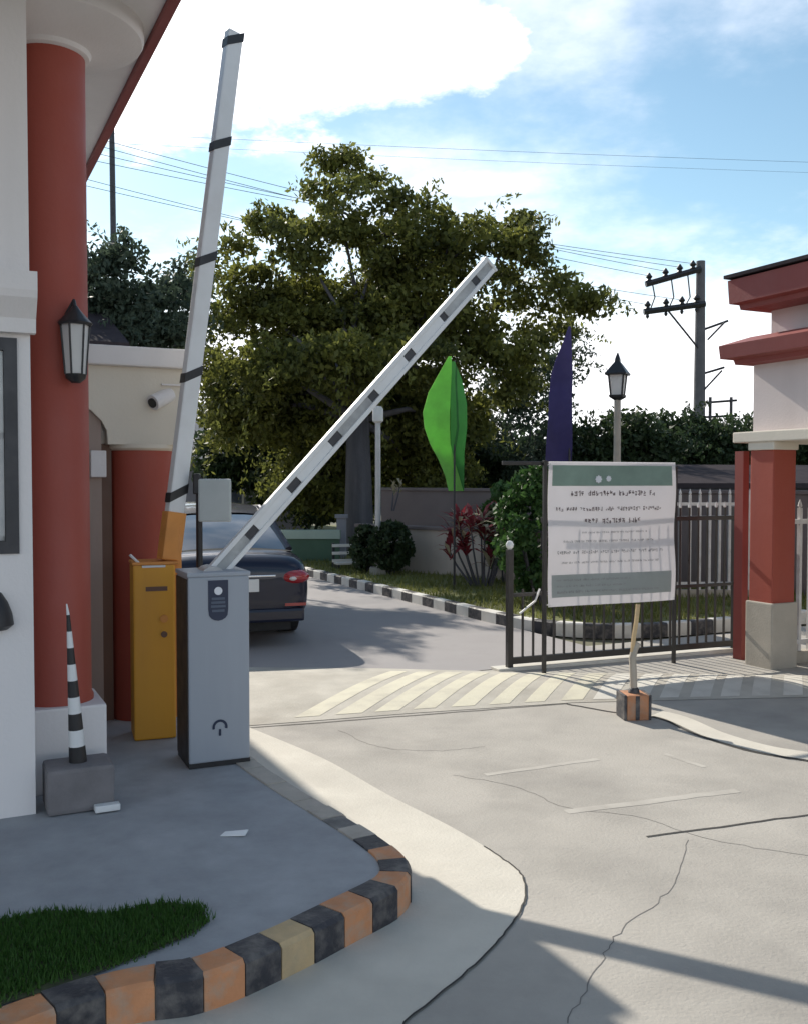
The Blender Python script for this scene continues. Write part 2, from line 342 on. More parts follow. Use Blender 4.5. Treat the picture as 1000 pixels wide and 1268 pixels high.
def catmull(P, n=12):
    P = [Vector(p) for p in P]; Q = [2 * P[0] - P[1]] + P + [2 * P[-1] - P[-2]]; out = []
    for i in range(1, len(Q) - 2):
        for k in range(n):
            t = k / n; a, b, c, d = Q[i - 1:i + 3]
            out.append(0.5 * ((2 * b) + (c - a) * t + (2 * a - 5 * b + 4 * c - d) * t * t + (3 * b - a - 3 * c + d) * t ** 3))
    out.append(P[-1]); return out
def resample(P, step):
    out = [P[0]]; acc = 0.0
    for a, b in zip(P, P[1:]):
        l = (b - a).length; s = step - acc
        while s <= l:
            out.append(a + (b - a) * (s / l)); s += step
        acc = (acc + l) % step if l < step - acc or True else 0
        acc = l - (s - step)
    return out
def offset(P, d):
    out = []
    for i, p in enumerate(P):
        t = P[min(i + 1, len(P) - 1)] - P[max(i - 1, 0)]; t.z = 0; t.normalize()
        out.append(p + Vector((-t.y, t.x, 0)) * d)
    return out

# island kerb (outer foot line, surveyed)
kp = [W(-2.2, 2.42), W(-0.9, 2.44)] + [G(*q) for q in ((86, 1296), (250, 1257), (348, 1216), (432, 1172))]
kp += [W(1.55, 3.17), W(1.655, 3.36), W(1.665, 3.60), W(1.63, 3.95), W(1.57, 4.45), W(1.53, 5.0)]
kp += [W(1.50, 5.8), W(1.50, 7.0), W(1.5, 9.0)]
for p in kp: p.z = 0
kline = catmull(kp, 14)
kin = offset(kline, 0.13)
isl = [(p.x, p.y) for p in offset(kline, 0.10)] + [w2(1.35, 13), w2(-5, 13), w2(-5, 2.7)]
island = MB().prism(isl, -0.02, IS - 0.006).build('pavement', M['pavement']); tag(island, kind='structure')
kerb = MB()
ko, ki = offset(kline, 0.012), offset(kline, 0.118)
for i in range(len(kline) - 1):
    a, b, c, d = ko[i], ko[i + 1], ki[i + 1], ki[i]
    kerb.add([(q.x, q.y, z) for z in (-0.02, IS - 0.012) for q in (a, b, c, d)], [(3, 2, 1, 0), (4, 5, 6, 7), (0, 1, 5, 4), (1, 2, 6, 5), (2, 3, 7, 6), (3, 0, 4, 7)])
kerb = kerb.build('kerb', M['kerb_core']); tag(kerb, kind='structure')
def kerb_blocks(line, parent, step, mats, width, z0, z1, rnd, gap=0.004, n=3):
    pts = resample(line, step / n)
    full = offset(pts, width)
    i = 0; k = 0; objs = []
    while i + n < len(pts):
        mb = MB(); O = pts[i:i + n + 1]; I = full[i:i + n + 1]
        dz = rnd.uniform(-0.004, 0.004); j = rnd.uniform(-0.003, 0.003); bv = 0.014
        side = (O[1] - I[1]).normalized()
        O = [p + side * j for p in O]
        a0 = (O[1] - O[0]).normalized() * gap; O[0] = O[0] + a0; I[0] = I[0] + a0
        prof = lambda o, q: [(o.x, o.y, z0), (o.x, o.y, z1 + dz - bv), tuple((o - side * bv))[:2] + (z1 + dz,), tuple((q + side * 0.004))[:2] + (z1 + dz,), (q.x, q.y, z0)]
        vs_ = []
        for o, q in zip(O, I): vs_ += prof(o, q)
        fs = []
        for a in range(n):
            for b in range(4): fs.append((a * 5 + b, (a + 1) * 5 + b, (a + 1) * 5 + b + 1, a * 5 + b + 1))
        fs += [(0, 1, 2, 3, 4), tuple(n * 5 + b for b in (4, 3, 2, 1, 0))]
        objs.append(mb.add(vs_, fs).build('kerb_block', (mats[k % len(mats)] if not callable(mats) else mats(k, O[1])), parent)); i += n; k += 1
    return objs
rk = random.Random(3)
KM = ['kerb_black', 'kerb_orange', 'kerb_black', 'kerb_orange', 'kerb_black', 'kerb_orange', 'kerb_black', 'kerb_pale']
def kerb_mat(k, p):
    v_, u_ = UV(p)
    if u_ > 3.62: return M['kerb_worn_dark'] if (k % 4 == 0 and u_ < 4.4) else M['kerb_worn_pale']
    return M[KM[k % 8]]
kerb_blocks(kline, kerb, 0.142, kerb_mat, 0.122, -0.015, IS, rk)

# gutter strip with its curved joint
gp = [G(*q) for q in ((310, 902), (400, 940), (480, 985), (560, 1026), (618, 1062), (646, 1086), (649, 1115), (630, 1150), (588, 1196), (500, 1268))]
gl = catmull(gp, 8); gl.append(W(0.6, 1.6)); gl = [W(1.75, 6.3)] + gl
inner = [p for p in kline if True]
poly = [(p.x, p.y) for p in gl] + [w2(-0.5, 1.7), w2(-0.5, 2.42)] + [(p.x, p.y) for p in offset(kline, 0.03) if UV(p)[0] > -0.4 and UV(p)[1] < 6.3]
gut = sheet('gutter', poly, 0.004, M['gutter'])
def ribbon(name, line, width, z, m, parent):
    a, b = offset(line, width / 2), offset(line, -width / 2); mb = MB(); n = len(line)
    mb.add([(p.x, p.y, z) for p in a] + [(p.x, p.y, z) for p in b], [(i, i + 1, n + i + 1, n + i) for i in range(n - 1)])
    return mb.build(name, m, parent)
def wavy(line, amp, seed):
    r = random.Random(seed); return [p + Vector((r.uniform(-amp, amp), r.uniform(-amp, amp), 0)) for p in line]
ribbon('joint', wavy(gl[30:], 0.003, 1), 0.007, 0.006, M['joint'], gut)
# right hand lane edge
rl = catmull([G(*q) for q in ((700, 872), (768, 884), (815, 890), (866, 912), (930, 931), (1000, 943), (1150, 965), (1400, 985))], 8)
ribbon('joint', wavy(rl, 0.004, 2), 0.022, 0.003, M['joint'], road)
rg = sheet('right_gutter', [(p.x, p.y) for p in offset(rl[14:], 0.02)] + [(p.x, p.y) for p in offset(rl[14:], 0.19)][::-1], 0.004, M['gutter'])
for a, b, w_, mm in (((800, 1037), (1010, 1008), 0.016, 'joint'), ((600, 960), (740, 940), 0.045, 'ghost_line'), ((700, 1006), (912, 979), 0.06, 'ghost_line'), ((822, 934), (872, 950), 0.04, 'ghost_line')):
    line = [G(*a).lerp(G(*b), k / 12) for k in range(13)]
    ribbon('joint' if mm == 'joint' else 'faded_line', wavy(line, 0.005, 5), w_, 0.0012 if mm != 'joint' else 0.002, M[mm], road)
ribbon('joint', wavy([G(308, 902).lerp(G(700, 872), k / 14) for k in range(15)], 0.006, 8), 0.012, 0.003, M['joint'], road)

rc_ = random.Random(40)
for pix in (((560, 960), (640, 975), (700, 1000), (790, 1012), (880, 1040), (1010, 1062)), ((700, 1268), (740, 1200), (770, 1150), (830, 1100), (850, 1040)), ((420, 905), (470, 925), (540, 930), (600, 925))):
    ln_ = catmull([G(*q) for q in pix], 9)
    ribbon('crack', wavy(ln_, 0.008, rc_.randint(0, 99)), 0.0035, 0.0011, M['crack'], road)
# speed hump with painted diagonal stripes
hf = [Vector((-1.75, 6.05, 0)), Vector((-1.0, 6.27, 0)), Vector((0.1, 6.62, 0)), Vector((1.2, 6.92, 0)), Vector((2.2, 7.03, 0)), Vector((3.2, 7.12, 0)), Vector((5.5, 7.3, 0))]
hb = [Vector((-2.1, 8.15, 0)), Vector((-1.32, 8.25, 0)), Vector((-0.2, 8.2, 0)), Vector((0.9, 8.05, 0)), Vector((2.1, 7.98, 0)), Vector((3.2, 7.9, 0)), Vector((5.5, 8.1, 0))]
def lerp_line(L_, s):
    s = max(0, min(0.9999, s)) * (len(L_) - 1); i = int(s); return L_[i].lerp(L_[i + 1], s - i)
def hump_h(t): return 0.036 * math.sin(math.pi * min(1, max(0, t))) - 0.001
def hump_pt(s, t, dz=0.0):
    p = lerp_line(hf, s).lerp(lerp_line(hb, s), t); return (p.x, p.y, hump_h(t) + dz + 0.004)
mb = MB(); NS, NT = 60, 14
mb.add([hump_pt(i / NS, j / NT) for i in range(NS + 1) for j in range(NT + 1)], [(i * (NT + 1) + j, (i + 1) * (NT + 1) + j, (i + 1) * (NT + 1) + j + 1, i * (NT + 1) + j + 1) for i in range(NS) for j in range(NT)])
hump = mb.build('speed_hump', M['hump'], smooth='all'); tag(hump, kind='structure')
rs = random.Random(11)
SD = Vector((math.sin(R(22)), math.cos(R(22)), 0)); SN = Vector((SD.y, -SD.x, 0))
def stripe_edge(s0, off, t0, t1, K=12):
    p0 = lerp_line(hf, s0) + SN * off; out = []
    for j in range(K + 1):
        t = t0 + (t1 - t0) * j / K; lo, hi = s0 - 0.1, s0 + 0.3
        for _ in range(26):
            md_ = (lo + hi) / 2; p = lerp_line(hf, md_).lerp(lerp_line(hb, md_), t)
            if (p - p0).dot(SN) < 0: lo = md_
            else: hi = md_
        out.append(hump_pt(lo, t, 0.0018))
    return out
s = 0.20
while s < 0.93:
    wd = 0.135 + rs.uniform(-0.012, 0.015); K = 12; t1 = 0.93 if s > 0.42 else 0.88
    L0 = stripe_edge(s, 0, 0.05, t1); L1 = stripe_edge(s, wd, 0.05, t1)
    MB().add(L0 + L1, [(j, j + 1, K + 2 + j, K + 1 + j) for j in range(K)]).build('painted_stripe', M['paint_cream'] if s < 0.50 else M['paint_white'], hump)
    s += 0.0405 + rs.uniform(-0.002, 0.002)

# verge beyond the gate
vk = catmull([W(5.62, 20), W(5.62, 15), W(5.62, 11), W(5.62, 9.2), W(5.8, 8.35), W(6.3, 7.9), W(7.2, 7.75), W(9.5, 7.8)], 14)
vin = offset(vk, 0.10)
verge_poly = [(p.x, p.y) for p in offset(vk, 0.08)] + [w2(24, 8), w2(24, 30), w2(5.7, 30)]
verge = MB().prism(verge_poly, -0.025, 0.11).build('verge', M['turf']); tag(verge, kind='structure')
vkerb = MB()
a_, b_ = offset(vk, 0.012), offset(vk, 0.10)
for i in range(len(vk) - 1):
    vkerb.add([(q.x, q.y, z) for z in (-0.02, 0.118) for q in (a_[i], a_[i + 1], b_[i + 1], b_[i])], [(3, 2, 1, 0), (4, 5, 6, 7), (0, 1, 5, 4), (1, 2, 6, 5), (2, 3, 7, 6), (3, 0, 4, 7)])
vkerb = vkerb.build('verge_kerb', M['kerb_core']); tag(vkerb, kind='structure')
kerb_blocks(vk, vkerb, 0.30, [M['kerb_black'], M['kerb_white']], 0.112, -0.015, 0.13, rk, n=2)

def blades(name, m, pts, h0, h1, wd, parent=None, seed=1):
    r = np.random.default_rng(seed); P = np.array(pts, dtype=np.float64); n = len(P)
    a = r.uniform(0, 2 * np.pi, n); h = r.uniform(h0, h1, n); ln = r.uniform(-0.5, 0.5, (n, 2)) * h[:, None]
    dx = np.cos(a) * wd / 2; dy = np.sin(a) * wd / 2
    V = np.empty((n, 3, 3)); V[:, 0] = P - np.stack([dx, dy, np.zeros(n)], 1); V[:, 1] = P + np.stack([dx, dy, np.zeros(n)], 1)
    V[:, 2] = P + np.stack([ln[:, 0], ln[:, 1], h], 1)
    return np_mesh(name, V.reshape(-1, 3), np.arange(n * 3).reshape(-1, 3), m, parent)
def np_mesh(name, V, F, m, parent=None):
    me = bpy.data.meshes.new(name); k = F.shape[1]
    me.vertices.add(len(V)); me.vertices.foreach_set('co', V.astype(np.float32).ravel())
    me.loops.add(F.size); me.loops.foreach_set('vertex_index', F.astype(np.int32).ravel())
    me.polygons.add(len(F)); me.polygons.foreach_set('loop_start', np.arange(0, F.size, k, dtype=np.int32))
    me.polygons.foreach_set('loop_total', np.full(len(F), k, dtype=np.int32))
    me.update(calc_edges=True); me.materials.append(m)
    o = bpy.data.objects.new(name, me); COL.objects.link(o)
    if parent: o.parent = parent
    return o
rg_ = random.Random(21); pts = []
while len(pts) < 26000:
    v = rg_.uniform(5.74, 13); u = rg_.uniform(7.9, 19)
    if u < 8.6 and v < 6.1: continue
    if rg_.random() < min(1, 0.25 + 0.75 * (10 / u) ** 2): pts.append(tuple(W(v, u, 0.105)))
gv = blades('verge_grass', M['blade'], pts, 0.03, 0.10, 0.02, seed=4); tag(gv, 'short yellow green grass on the verge behind the gate', 'grass', kind='stuff')
# lush grass bed inside the island
bedpoly = [G(*q, IS) for q in ((-120, 1150), (0, 1140), (60, 1128), (130, 1132), (200, 1118), (250, 1122), (258, 1142), (240, 1156), (180, 1182), (90, 1218), (-20, 1252), (-120, 1275))]
bed = sheet('soil_bed', [(p.x, p.y) for p in bedpoly], IS + 0.002, mat('bed_soil', (0.05, 0.06, 0.025), 0.95, 0.3, 6, 0.4, 40))
def inside(p, poly):
    c = False; n = len(poly)
    for i in range(n):
        a, b = poly[i], poly[(i + 1) % n]
        if (a.y > p[1]) != (b.y > p[1]) and p[0] < (b.x - a.x) * (p[1] - a.y) / (b.y - a.y) + a.x: c = not c
    return c
pts = []; xs = [p.x for p in bedpoly]; ys = [p.y for p in bedpoly]
cen = (sum(xs) / len(xs), sum(ys) / len(ys))
while len(pts) < 14000:
    p = (rg_.uniform(min(xs), max(xs)), rg_.uniform(min(ys), max(ys)))
    q = (cen[0] + (p[0] - cen[0]) * 0.98, cen[1] + (p[1] - cen[1]) * 0.97)
    if inside(p, bedpoly) and min((p[0] - k_.x) ** 2 + (p[1] - k_.y) ** 2 for k_ in kline[::2]) > 0.022: pts.append((p[0] + rg_.gauss(0, 0.012), p[1] + rg_.gauss(0, 0.012), IS))
gb = blades('bed_grass', M['blade_dark'], pts, 0.010, 0.032, 0.006, seed=9); tag(gb, 'lush dark green grass inside the painted kerb', 'grass', kind='stuff')

# ================================================================== GUARDHOUSE (left)
RZ = AXIS
gh = thing('guardhouse', 'white guardhouse with red round column and deep red edged eaves', 'guardhouse', W(0, 0, IS), RZ)
def part(mb, name, m, parent, smooth=False): return mb.build(name, m, parent, smooth=smooth)
H0 = -IS
# body: front wall with a window opening
ZT = 3.68
wu = 4.56; wv1 = 0.40; wv0 = -3.2
wL, wR, wz0, wz1 = -0.62, 0.345, 1.16, 2.10
fw = MB()
fw.box(wv0, wL, wu, wu + 0.18, -0.01, ZT); fw.box(wR, wv1, wu, wu + 0.18, -0.01, ZT)
fw.box(wL, wR, wu, wu + 0.18, -0.01, wz0); fw.box(wL, wR, wu, wu + 0.18, wz1, ZT)
part(fw, 'wall', M['white'], gh)
part(MB().box(wv1 - 0.18, wv1, wu + 0.182, 10.5, -0.01, ZT - 0.01), 'wall', M['white'], gh)
part(MB().box(wv0, wv0 + 0.18, wu + 0.182, 10.5, -0.01, ZT - 0.01), 'wall', M['white'], gh)
part(MB().box(wv0 + 0.182, wv1 - 0.182, 10.3, 10.48, -0.01, ZT - 0.01), 'wall', M['white'], gh)
wf = MB()
t = 0.055
for b in ((wL, wR, wz0, wz0 + t), (wL, wR, wz1 - t, wz1), (wL, wL + t, wz0 + t, wz1 - t), (wR - t, wR, wz0 + t, wz1 - t), ((wL + wR) / 2 - .02, (wL + wR) / 2 + .02, wz0 + t, wz1 - t)):
    wf.box(b[0], b[1], wu - 0.012, wu + 0.06, b[2], b[3])
win = part(wf, 'window', M['dark_metal'], gh)
part(MB().box(wL + t, wR - t, wu + 0.03, wu + 0.04, wz0 + t, wz1 - t), 'pane', M['glass'], win)
sf = MB()
for b in ((wL + t, wR - t, wz0 + t, wz0 + t + .025), (wR - t - .03, wR - t, wz0 + t, wz1 - t), (wL + t, wR - t, 1.66, 1.69)):
    sf.box(b[0] + .002, b[1] - .002, wu + 0.005, wu + 0.028, b[2] + .002, b[3] - .002)
part(sf, 'sash', M['steel'], win)
# moulded ledge over the window, profile in u,z
led = MB()
pr = [(0, 0), (-0.05, 0), (-0.06, 0.06), (-0.13, 0.14), (-0.14, 0.17), (-0.14, 0.25), (0, 0.25)]
n = len(pr); z0 = 2.12
led.add([(wv0, wu + a, z0 + b) for a, b in pr] + [(wv1 + 0.02, wu + a, z0 + b) for a, b in pr], [tuple(range(n)), tuple(range(n, 2 * n))[::-1]] + [(i, (i + 1) % n, n + (i + 1) % n, n + i) for i in range(n)])
part(led, 'ledge', M['white'], gh)
# dark dome shaped vent hood at the wall
# round column with flared capital and plinth
cv, cu, cr = 0.545, 5.02, 0.163
part(MB().box(cv - 0.205, cv + 0.205, cu - 0.205, cu + 0.205, -0.01, 0.40, 0.012), 'plinth', M['white'], gh)
part(MB().lathe([(cr * 1.06, 0.395), (cr * 1.06, 0.42), (cr * 1.0, 0.44), (cr, 3.53)], 40, (cv, cu, 0)), 'column', M['red'], gh, True)
part(MB().lathe([(cr * 0.98, 3.52), (cr + 0.02, 3.53), (cr + 0.03, 3.55), (cr + 0.10, 3.575), (cr + 0.20, 3.60), (cr + 0.27, 3.625), (cr + 0.28, 3.645), (cr + 0.28, 3.70), (cr + 0.22, 3.71)], 48, (cv, cu, 0)), 'capital', M['white'], gh, True)
# roof: soffit slab, fascia boards, hipped cover
ev = 1.06; e0, e1 = 1.9, 12.6; el_ = -4.0; zs = 3.70
roof = part(MB().box(el_ + 0.05, ev - 0.05, e0 + 0.05, e1 - 0.05, zs, zs + 0.08), 'soffit', M['white'], gh)
for b in ((ev - 0.048, ev, e0, e1), (el_, el_ + 0.048, e0, e1)):
    part(MB().box(b[0], b[1], b[2], b[3], zs - 0.03, zs + 0.16, 0.006), 'fascia', M['fascia'], gh)
for b in ((e0, e0 + 0.047), (e1 - 0.047, e1)):
    part(MB().box(el_ + 0.05, ev - 0.05, b[0], b[1], zs - 0.028, zs + 0.158, 0.006), 'fascia', M['fascia'], gh)
rv = MB(); zr = zs + 0.15
rv.add([(el_ - .04, e0 - .04, zr), (ev + .04, e0 - .04, zr), (ev + .04, e1 + .04, zr), (el_ - .04, e1 + .04, zr), (-1.47, e0 + 2.6, zr + 1.0), (-1.47, e1 - 2.6, zr + 1.0)],
       [(0, 1, 4), (1, 2, 5, 4), (2, 3, 5), (3, 0, 4, 5), (3, 2, 1, 0)])
part(rv, 'roof', M['roof_dark'], gh)

# pedestrian gateway behind the column
gwu = 6.05
gw = thing('gateway', 'red column with a flared cream capital and white coping beside the guardhouse', 'gateway', W(0, 0, IS), RZ)
part(MB().box(0.41, 1.49, gwu - 0.06, gwu + 0.42, 2.172, 2.29, 0.012), 'coping', M['white'], gw)
cp = [(1.43, 1.70), (0.965, 1.70), (0.96, 1.78), (0.93, 1.84), (0.87, 1.90), (0.77, 1.96), (0.64, 2.01), (0.50, 2.05), (0.42, 2.08), (0.41, 2.174), (1.45, 2.174), (1.45, 1.80)]
part(MB().extr(cp, gwu, gwu + 0.38), 'capital', M['cream'], gw)
part(MB().lathe([(0.205, 1.665), (0.225, 1.68), (0.225, 1.703)], 40, (1.195, gwu + 0.19, 0)), 'collar', M['cream'], gw, True)
part(MB().lathe([(0.20, -0.01), (0.20, 1.668)], 44, (1.195, gwu + 0.19, 0)), 'column', M['red'], gw, True)
part(MB().box(0.84, 0.93, gwu + 0.03, gwu + 0.15, -0.01, 1.90), 'jamb', M['jamb'], gw)
part(MB().box(0.41, 0.838, gwu + 0.12, gwu + 0.16, -0.01, 2.06), 'door', M['brown'], gw)
part(MB().box(0.925, 1.0, gwu + 0.10, gwu + 0.16, -0.01, 1.705), 'door_stop', M['brown'], gw)
part(MB().box(0.86, 0.95, gwu - 0.03, gwu + 0.03, 1.50, 1.66, 0.006), 'hinge_plate', M['white'], gw)

# security camera on the lintel
sc = at(190, 500, 6.02)
cct = thing('security_camera', 'white bullet security camera on the flared cream capital', 'camera', sc, RZ)
part(MB().tube([(0.10, -0.01, 0.06), (-0.02, -0.08, 0.0)], 0.048, 16), 'housing', M['white'], cct, True)
part(MB().tube([(-0.018, -0.0787, 0.001), (-0.028, -0.085, -0.004)], 0.030, 14), 'lens', M['black'], cct, True)
part(MB().tube([(0.09, -0.01, 0.06), (0.13, 0.06, 0.10), (0.13, 0.22, 0.11)], 0.016, 8), 'arm', M['white'], cct, True)
part(MB().box(0.04, 0.17, -0.06, 0.02, 0.112, 0.122), 'sunshield', M['white'], cct)

# lantern on the column
lp = W(cv + 0.075, cu - 0.225, 0); lp.z = 0
wl = thing('wall_lantern', 'dark wall lantern with pale glass on the red column', 'lantern', (lp.x, lp.y, 2.23), RZ)
part(MB().lathe([(0.02, -0.17), (0.045, -0.15), (0.05, -0.13)], 12), 'finial', M['black'], wl, True)
part(MB().lathe([(0.045, -0.128), (0.062, 0.10)], 6), 'glass', M['lamp_glass'], wl)
cage = MB()
for k in range(6):
    a = k * math.pi / 3; cage.tube([(0.047 * math.cos(a), 0.047 * math.sin(a), -0.13), (0.065 * math.cos(a), 0.065 * math.sin(a), 0.10)], 0.005, 5)
part(cage, 'cage', M['black'], wl)
part(MB().lathe([(0.075, 0.10), (0.08, 0.11), (0.03, 0.165), (0.012, 0.19)], 12), 'cap', M['black'], wl, True)
part(MB().tube([(0, 0, 0.18), (0.0, 0.03, 0.22), (-0.03, 0.07, 0.16), (-0.05, 0.09, 0.05)], 0.010, 6), 'arm', M['black'], wl, True)

# rounded black hood at the wall
bh = MB()
bp_ = W(0.235, wu, 0)
o = MB().lathe([(0.005, 0.155), (0.035, 0.14), (0.06, 0.10), (0.078, 0.05), (0.085, 0.0), (0.06, -0.02)], 20).build('wall_hood', M['black'], None, smooth=True, loc=(bp_.x, bp_.y, 0.97), rz=RZ)
tag(o, 'small black rounded hood on the white wall below the window', 'hood')

# striped post on a grey block
sp = G(88, 1006, IS)
st = thing('striped_post', 'black and white striped post tapering up from a grey block', 'post', (sp.x, sp.y + 0.1, IS), RZ)
part(MB().box(-0.145, 0.145, -0.11, 0.11, -0.004, 0.20, 0.02), 'base_block', M['grey_block'], st)
part(MB().box(0.05, 0.16, -0.16, -0.112, 0.0, 0.03, 0.006), 'shim', M['boom_white'], st)
zz = [0.198 + k * 0.075 for k in range(10)]
for k in range(9):
    r0 = 0.040 - 0.0036 * k
    part(MB().tube([(0.0 - 0.004 * k, 0, zz[k]), (-0.004 * (k + 1), 0, zz[k + 1])], [r0, r0 - 0.0036], 12), 'band', M['boom_white'] if k % 2 else M['black'], st, True)
part(MB().tube([(-0.036, 0, zz[9]), (-0.042, 0, zz[9] + 0.05)], [0.007, 0.003], 8), 'tip', M['boom_white'], st, True)

# litter
pp = G(290, 1033, IS)
pap = MB().add([(-0.055, -0.016, 0.003), (0.05, -0.02, 0.006), (0.058, 0.016, 0.018), (-0.04, 0.014, 0.010), (-0.055, -0.016, 0.0), (0.05, -0.02, 0.003), (0.058, 0.016, 0.015), (-0.04, 0.014, 0.007)],
               [(0, 1, 2, 3), (7, 6, 5, 4), (0, 4, 5, 1), (1, 5, 6, 2), (2, 6, 7, 3), (3, 7, 4, 0)]).build('paper_scrap', M['paper'], None, loc=(pp.x, pp.y, IS - 0.004))
tag(pap, 'crumpled white paper scrap lying on the grey pavement', 'paper')

# ================================================================== BARRIERS
CR = R(24)   # cabinets turned almost square to the kerb return
cpos = G(269, 941, IS); cpos = Vector((-1.015, 5.13, IS))
bar = thing('barrier_gate', 'grey cabinet barrier with a pale slotted boom raised halfway', 'barrier', cpos, CR)
cw, cdp, ch = 0.160, 0.15, 0.985
part(MB().box(-cw, cw, -cdp, cdp, -0.004, 0.022), 'base', M['black'], bar)
part(MB().box(-cw, cw, -cdp, cdp, 0.02, ch, 0.010), 'cabinet', M['cab_grey'], bar)
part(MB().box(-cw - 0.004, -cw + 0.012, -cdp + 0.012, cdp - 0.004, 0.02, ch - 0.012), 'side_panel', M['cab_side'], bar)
part(MB().box(-cw - 0.006, cw + 0.006, -cdp - 0.006, cdp + 0.006, ch - 0.001, ch + 0.022, 0.006), 'lid', M['cab_grey'], bar)
fy = -cdp - 0.003
pl = [(-0.052, ch - 0.02), (0.052, ch - 0.02), (0.052, ch - 0.17)] + [(0.052 * math.cos(a), ch - 0.185 - 0.045 * math.sin(a)) for a in [k * math.pi / 8 for k in range(1, 8)]] + [(-0.052, ch - 0.17)]
bad = part(MB().extr([(x - 0.005, z) for x, z in pl], fy, fy + 0.006), 'badge', M['navy_print'], bar)
part(MB().tube([(-0.005, fy - 0.003, ch - 0.075), (-0.005, fy + 0.001, ch - 0.075)], 0.021, 20), 'badge_disc', M['pale_print'], bad)
for k, (z, a) in enumerate(((0.115, 0.034), (0.135, 0.036), (0.155, 0.038), (0.178, 0.032))):
    part(MB().box(-0.005 - a, -0.005 + a, fy - 0.002, fy + 0.001, ch - z - 0.006, ch - z + 0.006), 'badge_band', M['navy_soft'], bad)
# arch shaped mark low on the door
arc = MB(); ac = (0.0, 0.20)
pts_o = [(ac[0] + 0.040 * math.cos(a), ac[1] + 0.040 * math.sin(a)) for a in [R(-15) + k * R(210) / 16 for k in range(17)]]
pts_i = [(ac[0] + 0.027 * math.cos(a), ac[1] + 0.027 * math.sin(a)) for a in [R(-15) + k * R(210) / 16 for k in range(17)]]
arc.add([(x, fy, z) for x, z in pts_o] + [(x, fy, z) for x, z in pts_i] + [(x, fy + 0.006, z) for x, z in pts_o] + [(x, fy + 0.006, z) for x, z in pts_i],
        [(i, i + 1, 17 + i + 1, 17 + i) for i in range(16)] + [(34 + i, i, i + 1, 34 + i + 1) for i in range(0)])
arc.add([(-0.006, fy, 0.155), (0.006, fy, 0.155), (0.006, fy, 0.190), (-0.006, fy, 0.190)], [(0, 1, 2, 3)])
part(arc, 'mark', M['navy_print'], bar)
hm = MB()
hm.tube([(cw, -0.05, 0.02), (cw + 0.004, -0.05, 0.20), (cw + 0.02, -0.04, 0.17)], 0.006, 6)
# boom, in the plane across the drive
def boom_parent(base, tip, name, parent, wid, thick):
    d = tip - base; ln = d.length; return d.normalized(), ln
b0 = Vector((0.015, 0.02, ch - 0.02)) + cpos; b0 = cpos + Vector((0.0, 0.02, ch - 0.01))
tipw = at(605, 328, 5.92)
def oriented(base, tip, mb):           # mb built along +x, thickness y, width z
    d = (tip - base).normalized(); y = Vector((0, 0, 1)).cross(d).normalized(); z = d.cross(y)
    m3 = Matrix((d, y, z)).transposed()
    mb.v = [tuple(m3 @ Vector(p) + base) for p in mb.v]; return mb
inv = Matrix.Rotation(-CR, 3, 'Z')
lb, lt = inv @ (b0 - cpos), inv @ (tipw - cpos)
ln = (lt - lb).length
bm_ = MB()
bm_.box(-0.02, ln, -0.022, 0.022, 0.024, 0.051, 0.006); bm_.box(-0.02, ln, -0.022, 0.022, -0.051, -0.024, 0.006)
boom = part(oriented(lb, lt, bm_), 'boom', M['boom_white'], bar)
x = 0.0; rb = random.Random(5)
while x < ln - 0.03:
    l = 0.27; x2 = min(ln - 0.001, x + l)
    part(oriented(lb, lt, MB().box(x, x2, -0.0135, 0.0135, -0.0245, 0.0245)), 'web', M['web_grey'] if rb.random() < 0.65 else M['boom_white'], boom); x += l + rb.uniform(0.04, 0.09)
part(oriented(lb, lt, MB().box(0.0, ln - 0.002, -0.006, 0.006, -0.0243, 0.0243)), 'core', M['dark_metal'], boom)
part(oriented(lb, lt, MB().box(ln - 0.004, ln + 0.012, -0.026, 0.026, -0.056, 0.056, 0.005)), 'end_cap', M['boom_white'], boom)
part(MB().tube([lb + Vector((-0.02, -0.09, -0.02)), lb + Vector((-0.02, 0.06, -0.02))], 0.075, 20), 'pivot', M['steel'], bar, True)

# yellow barrier behind it
yp = Vector((-1.455, 5.62, IS))
yb = thing('barrier_gate', 'yellow cabinet barrier with a tall white black banded boom standing nearly upright', 'barrier', yp, R(20))
part(MB().box(-0.125, 0.11, -0.12, 0.12, -0.004, 1.00, 0.012), 'cabinet', M['yellow'], yb)
part(MB().box(-0.13, 0.13, -0.125, 0.125, 0.999, 1.016, 0.005), 'lid', M['orange'], yb)
part(MB().box(-0.055, 0.065, -0.123, -0.117, 0.85, 0.875), 'slot', M['brown'], yb)
part(MB().box(-0.075, 0.055, -0.126, -0.117, 0.985, 0.997), 'trim', M['boom_white'], yb)
part(MB().tube([(0.045, -0.12, 0.69), (0.045, -0.132, 0.69)], 0.022, 12), 'lock', M['orange'], yb)
part(MB().tube([(0.045, -0.12, 0.60), (0.045, -0.13, 0.60)], 0.018, 12), 'lock', M['brown'], yb)
part(MB().tube([(-0.09, -0.10, 1.01), (-0.14, -0.12, 1.06)], 0.008, 6), 'handle', M['boom_white'], yb)
i10 = Matrix.Rotation(-R(20), 3, 'Z')
bb = i10 @ (at(212, 668, 5.62) - yp); bt = i10 @ (at(290, 40, 5.92) - yp)
ln = (bt - bb).length
yboom = part(oriented(bb, bt, MB().box(0.05, ln, -0.028, 0.028, -0.052, 0.052, 0.010)), 'boom', M['boom_white'], yb)
bands = [(y_ - 0) for y_ in (50, 182, 326, 468, 612)]
